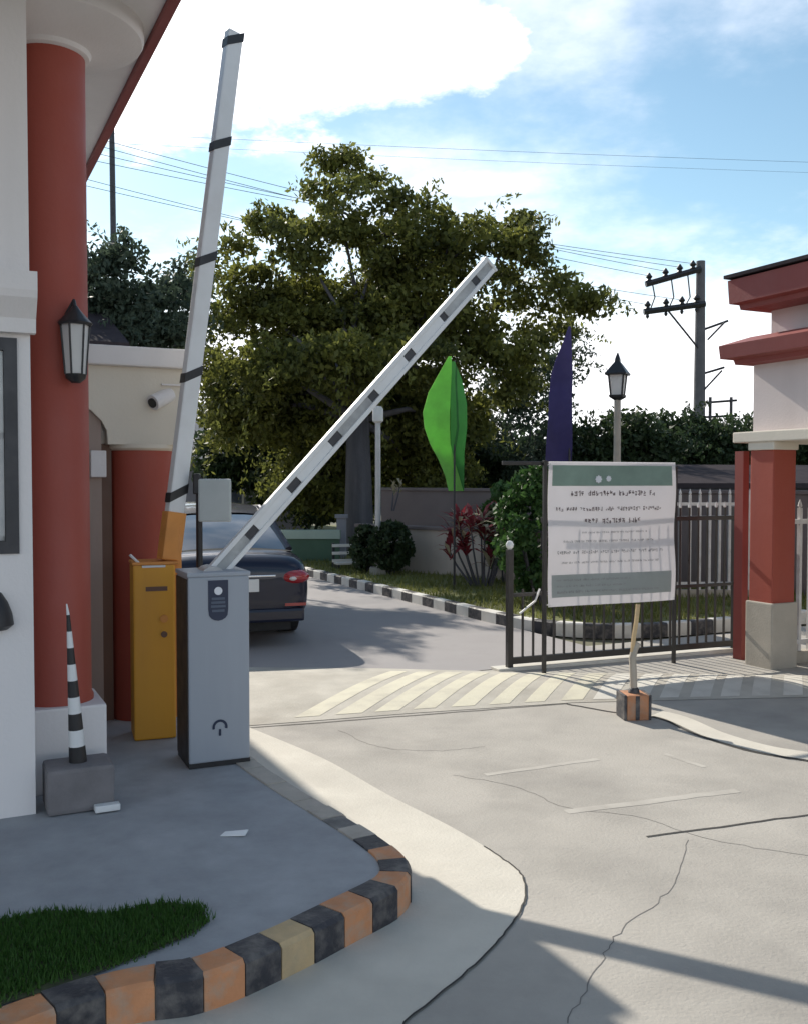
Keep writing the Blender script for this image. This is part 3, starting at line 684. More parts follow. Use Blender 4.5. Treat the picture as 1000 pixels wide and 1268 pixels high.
for by in bands:
    fx = (668 - by) / (668 - 40) * ln
    sk = 0.035
    mbb = MB()
    for (yy0, yy1) in ((-0.0305, 0.0305),):
        v8 = [(fx - 0.028 + sk, yy0, -0.0545), (fx + 0.028 + sk, yy0, -0.0545), (fx + 0.028 - sk, yy0, 0.0545), (fx - 0.028 - sk, yy0, 0.0545)]
        v8 += [(a, yy1, c) for a, _, c in v8]
        mbb.add(v8, [(0, 1, 2, 3), (7, 6, 5, 4), (0, 4, 5, 1), (1, 5, 6, 2), (2, 6, 7, 3), (3, 7, 4, 0)])
    part(oriented(bb, bt, mbb), 'band', M['black'], yboom)
part(MB().box(0.06, 0.155, -0.06, 0.06, 0.10, 1.22, 0.01), 'boom_bracket', M['orange'], yb)
part(oriented(bb, bt, MB().box(-0.12, 0.16, -0.038, 0.038, -0.06, 0.06, 0.008)), 'boom_socket', M['orange'], yb)

# grey panel on a black post
rp = Vector((-1.195, 5.66, IS))
rd = thing('reader_panel', 'pale grey square panel on a thin black post behind the grey cabinet', 'panel', rp, R(4))
part(MB().tube([(0, 0, -0.004), (0, 0, 1.50)], 0.019, 10), 'post', M['black'], rd, True)
part(MB().box(0.0, 0.19, -0.048, -0.019, 1.24, 1.49, 0.012), 'panel', mat('panel_grey', (0.42, 0.46, 0.46), 0.5, 0.08, 5), rd)
part(MB().box(-0.03, 0.01, -0.045, 0.02, 1.40, 1.52, 0.008), 'clamp', M['black'], rd)
# boom rest block with a bent post
rb0 = W(4.24, 5.16); 
rest = thing('boom_rest', 'bent rusty pipe standing on an orange and black block at the lane edge', 'boom rest', (rb0.x, rb0.y, 0.004), R(6))
part(MB().box(-0.075, 0.075, -0.09, 0.09, -0.006, 0.165, 0.012), 'block', M['block_orange'], rest)
for x_ in (-0.094, 0.076): part(MB().box(x_, x_ + 0.018, -0.085, 0.085, -0.006, 0.165, 0.004), 'side_stripe', M['kerb_black'], rest)
part(MB().box(-0.018, 0.010, -0.0935, -0.088, 0.0, 0.160, 0.002), 'stripe', M['kerb_black'], rest)
part(MB().tube([(0, 0, 0.15), (-0.005, 0, 0.30), (-0.012, 0, 0.40), (0.005, 0.005, 0.46), (0.03, 0.01, 0.50)], 0.024, 10), 'pipe', M['plinth'], rest, True)
part(MB().tube([(-0.012, 0.0, 0.44), (0.0, 0.01, 0.54), (0.02, 0.02, 0.64), (0.035, 0.03, 0.76)], 0.016, 8), 'rod', M['kerb_pale'], rest, True)
part(MB().lathe([(0.04, 0.163), (0.035, 0.19), (0.025, 0.20)], 12), 'collar', M['kerb_black'], rest, True)

# ================================================================== RIGHT GATE, FENCE, GATEHOUSE
gl0, gr0 = W(4.335, 6.92), W(6.78, 6.78)
gdir = (gr0 - gl0); gang = math.atan2(gdir.y, gdir.x); gw_ = gdir.length
gate = thing('steel_gate', 'black steel gate of thin upright bars closed across the exit lane', 'gate', (gl0.x, gl0.y, 0.02), gang)
part(MB().box(0, 0.05, -0.025, 0.025, 0.0, 1.0, 0.004), 'post', M['bar'], gate)
part(MB().lathe([(0.012, 1.0), (0.03, 1.02), (0.034, 1.045), (0.02, 1.07), (0.004, 1.075)], 12, (0.025, 0, 0)), 'ball', M['boom_white'], gate, True)
part(MB().box(gw_ - 0.05, gw_, -0.025, 0.025, 0.0, 1.34, 0.004), 'post', M['bar'], gate)
part(MB().box(0.05, gw_ - 0.05, -0.02, 0.02, 0.03, 0.085, 0.004), 'rail', M['bar'], gate)
part(MB().box(0.34, gw_ - 0.05, -0.018, 0.018, 1.215, 1.255, 0.004), 'rail', M['bar'], gate)
part(MB().box(0.05, gw_ - 0.05, -0.014, 0.014, 0.60, 0.63, 0.003), 'rail', M['bar'], gate)
barm = None; nb = 22
for k in range(nb):
    x_ = 0.05 + (gw_ - 0.1) * (k + 1) / (nb + 1); hi = 1.33 if x_ > 0.36 else 0.66
    part(MB().box(x_ - 0.008, x_ + 0.008, -0.008, 0.008, 0.04, hi), 'bar', M['bar'], gate)
    if x_ > 0.36: part(MB().lathe([(0.004, 0), (0.013, 0.012), (0.009, 0.03), (0.001, 0.06)], 8, (x_, 0, hi - 0.004)), 'finial', M['bar_white'], gate, True)
# loose pale cord hanging at the left of the gate
part(MB().tube([(0.30, -0.03, 0.66), (0.25, -0.04, 0.56), (0.16, -0.04, 0.50), (0.10, -0.04, 0.46)], 0.009, 6), 'cord', M['boom_white'], gate, True)

# tarpaulin notice hung on the gate, with its own frame
sw, sh_ = 1.275, 1.195
s0 = at(678, 752, gl0.y + 0.18 - 0.38)
sign = thing('tarpaulin_notice', 'large white tarpaulin notice with a green header framed before the gate', 'notice', (s0.x, s0.y, 0.0), gang)
sz0 = s0.z
def surf(x, z): return 0.012 * math.sin(x * 5.0 + z * 2) + 0.010 * math.sin(z * 9 - x * 3) * (0.5 + 0.5 * x) - 0.006
def cloth(x0, x1, z0, z1, dy, nx=18, nz=18, thick=0.004):
    mb = MB(); 
    A = [(x0 + (x1 - x0) * i / nx, surf(x0 + (x1 - x0) * i / nx, z0 + (z1 - z0) * j / nz) + dy, sz0 + z0 + (z1 - z0) * j / nz) for i in range(nx + 1) for j in range(nz + 1)]
    Bk = [(a, b + thick, c) for a, b, c in A]; n_ = (nx + 1) * (nz + 1)
    F_ = [(i * (nz + 1) + j, (i + 1) * (nz + 1) + j, (i + 1) * (nz + 1) + j + 1, i * (nz + 1) + j + 1) for i in range(nx) for j in range(nz)]
    mb.add(A + Bk, F_ + [tuple(n_ + q for q in f[::-1]) for f in F_]); return mb
part(cloth(0, sw, 0, sh_, 0, 26, 26), 'sheet', M['tarp'], sign, 'all')
part(cloth(0.035, sw - 0.04, sh_ - 0.20, sh_ - 0.03, -0.004, 26, 6, 0.002), 'header', M['tarp_head'], sign, 'all')
part(cloth(0.035, sw - 0.05, 0.075, 0.26, -0.004, 26, 6, 0.002), 'footer', M['tarp_foot'], sign, 'all')
def textline(x0, x1, z, h, m, seed):          # rows of small print, too worn to read
    r = random.Random(seed); mb = MB(); x = x0; word = r.randint(3, 8)
    while x < x1:
        if word == 0: word = r.randint(3, 9); x += h * 0.7; continue
        w_ = h * r.uniform(0.35, 0.62); y_ = surf(x + w_ / 2, z + h / 2) - 0.0075; s_ = h * 0.16
        def q(a, b, c, d): mb.add([(x + a * w_, y_, sz0 + z + c * h), (x + b * w_, y_, sz0 + z + d * h), (x + b * w_, y_, sz0 + z + d * h + s_), (x + a * w_, y_, sz0 + z + c * h + s_)], [(0, 1, 2, 3)])
        def vbar(a, c, d): mb.add([(x + a * w_, y_, sz0 + z + c * h), (x + a * w_ + s_, y_, sz0 + z + c * h), (x + a * w_ + s_, y_, sz0 + z + d * h), (x + a * w_, y_, sz0 + z + d * h)], [(0, 1, 2, 3)])
        for _ in range(r.randint(1, 2)): vbar(r.choice((0, 0.3, 0.7)), r.choice((0, 0.1, 0.4)), r.choice((0.6, 0.9, 1.0)))
        for _ in range(r.randint(1, 3)): a = r.uniform(0, 0.8); q(0.0, 1.0, a, min(0.9, max(0, a + r.uniform(-0.25, 0.25))))
        x += w_ + h * 0.22; word -= 1
    return mb
for (x0, x1, z, h, mm, sd) in ((0.20, 0.98, sh_ - 0.285, 0.046, 'ink', 1), (0.07, 1.06, sh_ - 0.41, 0.036, 'ink', 2), (0.32, 0.86, sh_ - 0.515, 0.046, 'ink', 3),
    (0.30, 0.92, 0.60, 0.016, 'ink_soft', 4), (0.13, 0.98, 0.525, 0.020, 'ink_soft', 5), (0.08, 1.08, 0.43, 0.028, 'ink_soft', 6), (0.12, 1.04, 0.35, 0.018, 'ink_soft', 7),
    (0.08, 0.75, 0.205, 0.018, 'ink_soft', 8), (0.08, 0.70, 0.155, 0.018, 'ink_soft', 9), (0.08, 1.02, 0.105, 0.022, 'ink_soft', 10)):
    tag(part(textline(x0 * sw / 1.215, x1 * sw / 1.215, z, h, M[mm], sd), 'text_line', M[mm], sign), kind='stuff')
for (cx_, cz_, r_) in ((0.47, sh_ - 0.145, 0.036), (0.57, sh_ - 0.14, 0.028)):
    part(MB().add([(cx_ + r_ * (0.75 if k % 2 else 1.0) * math.cos(k * math.pi / 8), surf(cx_, cz_) - 0.010, sz0 + cz_ + r_ * (0.75 if k % 2 else 1.0) * math.sin(k * math.pi / 8)) for k in range(16)], [tuple(range(16))]), 'emblem', M['pale_print'], sign)
part(MB().box(-0.035, -0.005, 0.012, 0.042, -0.05 + 0.05, sz0 + sh_ + 0.01, 0.003), 'frame_post', M['bar'], sign)
part(MB().box(sw + 0.003, sw + 0.030, 0.012, 0.042, 0.0, sz0 + sh_ - 0.03, 0.003), 'frame_post', M['bar'], sign)
part(MB().box(-0.40, sw + 0.03, 0.044, 0.066, sz0 + sh_ - 0.03, sz0 + sh_ + 0.002, 0.003), 'frame_bar', M['bar'], sign)
part(MB().box(-0.036, sw + 0.028, 0.044, 0.066, sz0 + 0.70, sz0 + 0.735, 0.003), 'frame_bar', M['bar'], sign)
for (xx, zz_) in ((0.012, 0.02), (sw - 0.012, 0.02), (0.012, sh_ - 0.02), (sw - 0.012, sh_ - 0.02)):
    yy = surf(xx, zz_)
    part(MB().tube([(xx, yy - 0.006, sz0 + zz_), (xx - 0.01 if xx < 0.5 else xx + 0.01, 0.05, sz0 + zz_ - 0.01)], 0.005, 6), 'tie', M['boom_white'], sign)
# the low concrete sill under the gate
sill = MB().box(-0.1, gw_ + 0.1, -0.05, 0.10, -0.01, 0.026, 0.008).build('sill', M['paint_white'], None, loc=(gl0.x, gl0.y, 0.0), rz=gang); tag(sill, kind='structure')

# gatehouse on the right: square red columns, white frieze, two red eaves
GV, GU = 6.52, 6.55            # far left corner of the frieze
hs = thing('gatehouse', 'gatehouse with two stepped red eaves over white walls and red columns', 'gatehouse', W(0, 0, 0), RZ)
VX = 11.5; UN = 1.2
fx0, fu1 = 6.50, 6.33
part(MB().box(fx0, VX, UN, fu1, 2.02, 2.62), 'frieze', M['pink'], hs)
part(MB().box(fx0 - 0.16, VX + 0.1, UN - 0.1, fu1 + 0.08, 1.93, 2.022, 0.01), 'ledge', M['cream'], hs)
# lower eave: sloping red band with moulded lip
def eave(z0, z1, out, back, m, name, zt=None):
    a = fx0 - out; mb = MB()
    # ring of fascia: outer lower edge, outer upper edge, top rising to the wall
    lo = [(fx0 - 0.012, fu1 + 0.012), (fx0 - 0.012, UN - 0.012), (VX + 0.012, UN - 0.012), (VX + 0.012, fu1 + 0.012)]
    def ringpts(o_, z): return [(fx0 - o_, fu1 + o_, z), (fx0 - o_, UN - o_, z), (VX + o_, UN - o_, z), (VX + o_, fu1 + o_, z)]
    rings = [ringpts(0.0, z0 - 0.05), ringpts(out * 0.55, z0 - 0.04), ringpts(out * 0.6, z0), ringpts(out, z0 + 0.015), ringpts(out + 0.01, z1), ringpts(back, z1 + 0.03 if zt is None else zt)]
    for r_ in rings: mb.v += r_
    for i in range(len(rings) - 1):
        for k in range(4):
            k2 = (k + 1) % 4; mb.f.append((i * 4 + k, i * 4 + k2, (i + 1) * 4 + k2, (i + 1) * 4 + k))
    e = len(rings) - 1; mb.f.append((e * 4, e * 4 + 1, e * 4 + 2, e * 4 + 3)); mb.f.append((3, 2, 1, 0))
    return part(mb, name, m, hs)
eave(2.66, 2.79, 0.20, 0.02, M['fascia'], 'lower_eave', 2.86)
part(MB().box(fx0 + 0.15, VX - 0.1, UN + 0.1, fu1 - 0.05, 2.84, 3.15), 'upper_wall', M['pink'], hs)
eave(3.14, 3.36, 0.15, -0.05, M['fascia'], 'upper_eave', 3.42)
rf = MB(); o_ = 0.185; zr = 3.378
rf.add([(fx0 - o_, fu1 + o_, zr), (fx0 - o_, UN - o_, zr), (VX + o_, UN - o_, zr), (VX + o_, fu1 + o_, zr), (fx0 - o_, fu1 + o_, zr + 0.03), (fx0 - o_, UN - o_, zr + 0.03), (VX + o_, UN - o_, zr + 0.03), (VX + o_, fu1 + o_, zr + 0.03), (9.0, 4.4, zr + 0.75), (9.1, 3.4, zr + 0.75)],
       [(3, 2, 1, 0), (0, 1, 5, 4), (1, 2, 6, 5), (2, 3, 7, 6), (3, 0, 4, 7), (4, 5, 9, 8), (5, 6, 9), (6, 7, 8, 9), (7, 4, 8)])
part(rf, 'roof', M['roof_dark'], hs)
for (pv, pu) in ((6.50, 6.10), (6.50, 1.6)):
    part(MB().box(pv - 0.13, pv + 0.13, pu - 0.13, pu + 0.13, 0.55, 1.865, 0.010), 'column', M['red'], hs)
    part(MB().box(pv - 0.150, pv + 0.150, pu - 0.150, pu + 0.150, -0.01, 0.56, 0.012), 'plinth', M['plinth'], hs)
    part(MB().box(pv - 0.145, pv + 0.145, pu - 0.145, pu + 0.145, 1.86, 1.932, 0.01), 'cap', M['cream'], hs)
part(MB().box(6.46, 6.53, 6.40, 6.50, -0.01, 1.86), 'hinge_post', M['dark_red'], hs)
part(MB().box(8.6, 8.75, UN + 0.3, fu1 - 0.3, -0.01, 1.935), 'inner_wall', M['pink'], hs)

def picket_fence(name, label, p0, p1, step, h, z0, group=None):
    d = p1 - p0; a = math.atan2(d.y, d.x); l = d.length
    f = thing(name, label, 'fence', (p0.x, p0.y, z0), a, group)
    part(MB().box(-0.02, l + 0.02, -0.045, 0.045, -0.02, 0.10), 'footing', M['plinth'], f)
    for z in (0.16, h - 0.14): part(MB().box(0, l, -0.014, 0.014, z, z + 0.04), 'rail', M['bar_white'], f)
    n_ = int(l / step); pk = None
    for k in range(n_ + 1):
        x_ = l * k / n_
        if pk is None: pk = part(MB().box(-0.015, 0.015, -0.017, 0.017, 0.095, h).lathe([(0.004, h - 0.002), (0.02, h + 0.015), (0.014, h + 0.04), (0.002, h + 0.075)], 8), 'picket', M['bar_white'], f); pk.location = (x_, 0, 0)
        else: linked(pk, 'picket', f, (x_, 0, 0))
    return f
picket_fence('picket_fence', 'added white picket fence behind the notice, standing in for sunlit gate bars', W(7.35, 10.2), W(9.4, 9.2), 0.125, 1.32, 0.10)  # added fence, its white stands for sun glinting on the gate bars
picket_fence('picket_fence', 'white steel picket fence beyond the red gatehouse column', W(6.72, 6.12), W(8.55, 6.12), 0.125, 1.36, 0.0)

# ================================================================== CAR
def car():
    rc = Vector((-0.87, 9.35, 0)); ang = R(19)
    fwd = Vector((-math.sin(ang), math.cos(ang), 0)); rt = Vector((math.cos(ang), math.sin(ang), 0))
    org = rc - rt * 0.78
    c = thing('parked_car', 'dark navy sedan seen from behind on the inner road', 'car', (org.x, org.y, 0.006), ang)
    # stations along y: (y, half width, bottom z, shoulder z, deck z)
    ST = [(0.00, 0.70, 0.36, 0.66, 0.74), (0.03, 0.80, 0.27, 0.74, 0.86), (0.14, 0.855, 0.22, 0.80, 0.94), (0.45, 0.87, 0.20, 0.84, 0.965), (1.0, 0.88, 0.19, 0.86, 0.97), (2.2, 0.885, 0.18, 0.84, 0.95), (3.1, 0.88, 0.19, 0.80, 0.93), (3.8, 0.865, 0.20, 0.74, 0.84), (4.25, 0.82, 0.22, 0.66, 0.74), (4.42, 0.70, 0.28, 0.55, 0.62)]
    V = []; F_ = []; n_ = 11
    for (y, w_, zb, zs_, zd) in ST:
        half = [(0.0, zb), (w_ * 0.80, zb), (w_ * 0.96, zb + 0.10), (w_, (zb + zs_) / 2), (w_ * 0.985, zs_), (w_ * 0.88, zd), (w_ * 0.45, zd + 0.02)]
        pr_ = [(x_, z_) for x_, z_ in half] + [(0.0, zd + 0.028)] + [(-x_, z_) for x_, z_ in half[:0:-1]]
        n_ = len(pr_); V += [(x_, y, z_) for x_, z_ in pr_]
    for i in range(len(ST) - 1):
        for k in range(n_): F_.append((i * n_ + k, i * n_ + (k + 1) % n_, (i + 1) * n_ + (k + 1) % n_, (i + 1) * n_ + k))
    F_ += [tuple(range(n_))[::-1], tuple((len(ST) - 1) * n_ + k for k in range(n_))]
    body = part(MB().add(V, F_), 'body', M['car_paint'], c, 'all')
    md = body.modifiers.new('sub', 'SUBSURF'); md.levels = 2; md.render_levels = 2
    # greenhouse
    GS = [(0.42, 0.66, 0.955, 0.97), (0.95, 0.60, 0.95, 1.30), (1.35, 0.575, 0.95, 1.395), (1.9, 0.57, 0.95, 1.42), (2.4, 0.575, 0.95, 1.36), (3.15, 0.66, 0.93, 0.95)]
    V = []; F_ = []
    for (y, w_, zb, zt) in GS:
        wb = 0.79 if 0.5 < y < 3 else 0.74
        V += [(wb, y, zb), (w_, y, zt), (w_ * 0.5, y, zt + 0.025), (0, y, zt + 0.032), (-w_ * 0.5, y, zt + 0.025), (-w_, y, zt), (-wb, y, zb)]
    for i in range(len(GS) - 1):
        for k in range(6): F_.append((i * 7 + k, i * 7 + k + 1, (i + 1) * 7 + k + 1, (i + 1) * 7 + k))
    F_ += [tuple(range(7)), tuple(5 * 7 + k for k in range(7))[::-1], tuple([0] + [i * 7 for i in range(1, 6)] + [i * 7 + 6 for i in range(5, -1, -1)])]
    ghs = part(MB().add(V, F_), 'glasshouse', M['car_glass'], c, True)
    def strip(a, b, w_, t_, name='pillar', m=M['car_paint']):
        mb = MB(); a, b = Vector(a), Vector(b); 
        mb.tube([a, a.lerp(b, .5) + Vector((0, 0, 0.004)), b], [w_, w_ * .9, w_], 8); return part(mb, name, m, c, True)
    for s_ in (-1, 1):
        strip((s_ * 0.70, 0.45, 0.965), (s_ * 0.585, 0.97, 1.305), 0.045, 0); strip((s_ * 0.585, 0.97, 1.305), (s_ * 0.565, 1.36, 1.40), 0.036, 0)
        strip((s_ * 0.565, 1.36, 1.40), (s_ * 0.565, 2.4, 1.365), 0.034, 0); strip((s_ * 0.565, 2.4, 1.365), (s_ * 0.68, 3.1, 0.95), 0.034, 0)
        strip((s_ * 0.575, 1.75, 1.40), (s_ * 0.785, 1.75, 0.95), 0.036, 0)
    V = []
    for y, w_, z_ in ((1.0, 0.57, 1.335), (1.35, 0.565, 1.412), (1.9, 0.56, 1.436), (2.4, 0.57, 1.375)):
        V += [(-w_, y, z_ - 0.012), (-w_ * .5, y, z_ + 0.018), (0, y, z_ + 0.026), (w_ * .5, y, z_ + 0.018), (w_, y, z_ - 0.012)]
    part(MB().add(V, [(i * 5 + k, i * 5 + k + 1, (i + 1) * 5 + k + 1, (i + 1) * 5 + k) for i in range(3) for k in range(4)]), 'roof', M['car_paint'], c, 'all')
    # rear details
    for s_ in (-1, 1):
        el = MB(); NA, NB = 14, 8
        def ell(c_, r_):
            e_ = MB(); e_.lathe([(max(0.02, math.sin(math.pi * j / NB)), -math.cos(math.pi * j / NB)) for j in range(NB + 1)], NA)
            e_.v = [(c_[0] + x_ * r_[0], c_[1] + y_ * r_[1], c_[2] + z_ * r_[2]) for x_, y_, z_ in e_.v]; return e_
        t_ = part(ell((s_ * 0.665, 0.085, 0.715), (0.18, 0.115, 0.085)), 'tail_lamp', M['tail_red'], c, 'all')
        part(ell((s_ * 0.64, 0.01, 0.705), (0.055, 0.045, 0.032)), 'reversing_lens', M['tail_clear'], t_, 'all')
        part(MB().box(min(s_ * 0.55, s_ * 0.78), max(s_ * 0.55, s_ * 0.78), -0.012, 0.03, 0.42, 0.45), 'reflector', M['tail_red'], c)
        wheels = [(0.98, s_), (3.55, s_)]
        for wy, sg in wheels:
            wh = part(MB().tube([(sg * 0.70, wy, 0.315), (sg * 0.885, wy, 0.315)], [0.315, 0.315], 28), 'wheel', M['rubber'], c, True)
            part(MB().tube([(sg * 0.80, wy, 0.315), (sg * 0.892, wy, 0.315)], [0.20, 0.205], 24), 'rim', M['rim'], wh, True)
    part(MB().box(-0.27, 0.27, -0.035, -0.005, 0.58, 0.71, 0.006), 'number_plate', M['plate'], c)
    part(MB().box(-0.45, 0.45, -0.03, 0.03, 0.725, 0.75, 0.008), 'trim', M['chrome'], c)
    part(MB().box(-0.76, 0.76, -0.035, 0.16, 0.26, 0.40, 0.03), 'bumper', M['car_paint'], c)
    part(MB().box(-0.62, 0.62, 0.02, 0.30, 0.17, 0.27, 0.01), 'valance', M['rubber'], c)
    for s_ in (-1, 1): part(MB().box(min(s_ * .86, s_ * 1.0), max(s_ * .86, s_ * 1.0), 2.55, 2.66, 0.93, 1.05, 0.02), 'mirror', M['car_paint'], c)
    c.scale = (0.90, 1.0, 0.93)
    return c
car()

# ================================================================== TREES AND PLANTS
def leaf_quads(rng, P, size, wid=0.24, droop=0.55):
    n = len(P); s = rng.uniform(0.6, 1.3, n) * size
    a = rng.normal(size=(n, 3)); a[:, 2] -= droop; a /= np.linalg.norm(a, axis=1)[:, None]
    b = np.cross(a, rng.normal(size=(n, 3))); b /= np.linalg.norm(b, axis=1)[:, None]
    V = np.empty((n, 4, 3)); L_ = a * s[:, None]; B_ = b * (s * wid)[:, None]
    V[:, 0] = P - L_ * 0.5; V[:, 1] = P + B_; V[:, 2] = P + L_ * 0.5; V[:, 3] = P - B_
    return V.reshape(-1, 3)
def leaves(rng, centres, radii, counts, size, wid=0.28):
    """leaf quads spread in clumps; centres (k,3) radii (k,3)"""
    C = np.repeat(centres, counts, 0); Rr = np.repeat(radii, counts, 0); n = len(C)
    d = rng.normal(size=(n, 3)); d /= np.linalg.norm(d, axis=1)[:, None]
    P = C + d * Rr * (rng.uniform(0, 1, n) ** 0.45)[:, None]
    return leaf_quads(rng, P, size, wid), np.arange(n * 4).reshape(-1, 4)
def sprays(rng, starts, outs, size, length=(0.5, 1.3), per=46):
    """feathery drooping twigs of leaves leaving the crown"""
    pts = []
    for st_, o_ in zip(starts, outs):
        l = rng.uniform(*length); t = np.linspace(0, 1, per) ** 0.8
        d = o_ + rng.normal(size=3) * 0.35; d[2] += 0.35; d /= np.linalg.norm(d)
        arc = st_ + d[None] * (t * l)[:, None]; arc[:, 2] -= (t ** 2) * l * rng.uniform(0.25, 0.8)
        pts.append(arc + rng.normal(size=(per, 3)) * (0.045 + 0.05 * (1 - t))[:, None])
    P = np.concatenate(pts); return leaf_quads(rng, P, size, 0.2, 0.9)
def tree(name, label, base, lobes, m, leaf, seed, per=220, trunk_r=0.25, group=None, clump=0.55, trunk_lean=(0, 0), density=1.0, barkm=None, spray=0):
    """lobes: (centre, (rx,ry,rz), weight)"""
    rng = np.random.default_rng(seed); rr = random.Random(seed)
    t = thing(name, label, 'tree', base, 0.0, group)
    bx = Vector(base); zc = np.mean([l[0].z for l in lobes]); zt = max(l[0].z for l in lobes)
    tb = MB(); fork = Vector((trunk_lean[0], trunk_lean[1], (zc - bx.z) * 0.55))
    tb.tube([(0, 0, -0.1), (0.02, 0.01, 0.3), fork * 0.5 + Vector((rr.uniform(-.08, .08), 0, 0)), fork], [trunk_r * 1.35, trunk_r, trunk_r * 0.85, trunk_r * 0.7], 12)
    cs = []; rs_ = []; ct = []
    for c_, r_, wgt in lobes:
        lc = c_ - bx
        mid = fork.lerp(lc, 0.5) + Vector((rr.uniform(-.3, .3), rr.uniform(-.3, .3), rr.uniform(-.1, .35)))
        if wgt > 0.45: tb.tube([fork * 0.94, mid, mid.lerp(lc, 0.7)], [trunk_r * 0.32, trunk_r * 0.17, trunk_r * 0.06], 7)
        k = max(4, int(wgt * density * 14 * (r_[0] * r_[1] * r_[2]) ** (2 / 3) / (clump ** 2)))
        for q in range(k):
            d = rng.normal(size=3); d /= np.linalg.norm(d); rad = rng.uniform(0.15, 1) ** 0.5
            p = np.array(lc) + d * np.array(r_) * rad
            cs.append(p); f = rng.uniform(0.55, 1.25) * clump; rs_.append((f, f, f * 0.62)); ct.append(max(6, int(per * f * f / clump ** 2 * rng.uniform(0.5, 1.2))))
            if wgt > 0.45 and rng.random() < 0.18:
                pv = Vector(p); tb.tube([lc.lerp(pv, -0.05), lc.lerp(pv, 0.4) + Vector((rr.uniform(-.1, .1), 0, 0.08)), lc.lerp(pv, 0.8)], [trunk_r * .10, trunk_r * .07, trunk_r * .025], 5)
    part(tb, 'trunk', barkm or M['bark'], t, 'all')
    V, F_ = leaves(rng, np.array(cs), np.array(rs_), np.array(ct), leaf)
    if spray:
        cen = np.array([0, 0, zc - bx.z]); A_ = np.array(cs); idx = rng.integers(0, len(A_), spray)
        O_ = A_[idx] - cen; nrm = np.linalg.norm(O_, axis=1); keep = nrm > np.quantile(nrm, 0.35); idx = idx[keep]; O_ = O_[keep] / nrm[keep][:, None]
        SV = sprays(rng, A_[idx], O_, leaf * 0.9); V = np.concatenate([V, SV]); F_ = np.arange(len(V)).reshape(-1, 4)
    np_mesh('crown', V, F_, m, t)
    return t
def lobe(px, py, rx, ry, Y, wgt=1.0, dep=None):
    c_ = at(px, py, Y); k = Y / FPX; return (c_, (rx * k, (dep or max(rx, ry)) * k, ry * k), wgt)
YT = 20.5
main_lobes = [lobe(422, 262, 34, 48, YT, .6), lobe(372, 305, 46, 44, YT - .5, .6), lobe(470, 300, 58, 44, YT, .7), lobe(550, 325, 58, 38, YT, .65), lobe(618, 318, 32, 32, YT - .5, .5),
    lobe(310, 365, 40, 42, YT, .5), lobe(275, 410, 24, 38, YT + 1, .35), lobe(365, 395, 68, 56, YT + .5, 1.1), lobe(470, 395, 78, 64, YT + .5, 1.2), lobe(565, 400, 58, 52, YT + .5, .8), lobe(640, 385, 34, 30, YT, .35),
    lobe(680, 385, 26, 26, YT, .25), lobe(335, 490, 66, 60, YT + 1, 1.1), lobe(440, 505, 85, 70, YT + 1, 1.2), lobe(535, 515, 62, 66, YT + 1, 1.1), lobe(280, 500, 34, 50, YT + 1, .7), lobe(625, 445, 34, 30, YT + .5, .28), lobe(400, 590, 70, 46, YT + 1.5, 1.0), lobe(520, 595, 70, 42, YT + 1.5, 1.0),
    lobe(345, 455, 55, 42, YT - 1.5, .6), lobe(430, 450, 62, 40, YT - 2, .6), lobe(515, 455, 50, 40, YT - 1.5, .6)]
rf_ = random.Random(15)
fringe = [(240, 360), (235, 410), (262, 330), (292, 300), (322, 280), (352, 262), (378, 240), (400, 215), (420, 196), (440, 206), (462, 226), (488, 244), (515, 258), (545, 272), (575, 282), (605, 280), (632, 282), (655, 290), (660, 325), (685, 350), (708, 365), (722, 382), (700, 405), (670, 425), (645, 440), (250, 450), (630, 345), (600, 440), (655, 470), (625, 490)]
for fx_, fy_ in fringe: main_lobes.append(lobe(fx_ + rf_.uniform(-7, 7), fy_ + rf_.uniform(-7, 7), rf_.uniform(9, 20), rf_.uniform(8, 16), YT + rf_.uniform(-1.5, 1.5), 0.22))
tb_ = G(443, 682); tb_ = at(443, 690, 20.0); tb_.z = 0.0
tree('large_tree', 'large dark spreading tree with sunlit yellow green top behind the road', tb_, main_lobes, M['leaf_main'], 0.14, 5, per=120, trunk_r=0.32, clump=0.42, spray=520)
slobes = [lobe(645, 530, 48, 60, 24, .55), lobe(675, 485, 36, 50, 24, .5), lobe(625, 470, 40, 45, 24.5, .5), lobe(665, 575, 45, 35, 24, .7), lobe(700, 440, 25, 30, 24, .4)]
b_ = at(650, 640, 24); b_.z = 0
tree('slender_tree', 'thin airy tree with pale sky showing through beside the purple flag', b_, slobes, M['leaf_blue'], 0.13, 8, per=60, trunk_r=0.12, clump=0.42, spray=160)
ll = [lobe(140, 330, 28, 35, 17, .6), lobe(165, 370, 40, 45, 17, 1), lobe(195, 400, 38, 40, 17, 1), lobe(135, 395, 40, 40, 17.5, 1), lobe(225, 360, 25, 30, 18, .7), lobe(80, 380, 60, 60, 17.5, 1)]
b_ = at(170, 640, 17.5); b_.z = 0
tree('leafy_tree', 'dusky blue green tree rising behind the white coping', b_, ll, M['leaf_blue'], 0.12, 12, per=120, trunk_r=0.2, clump=0.40, spray=160)
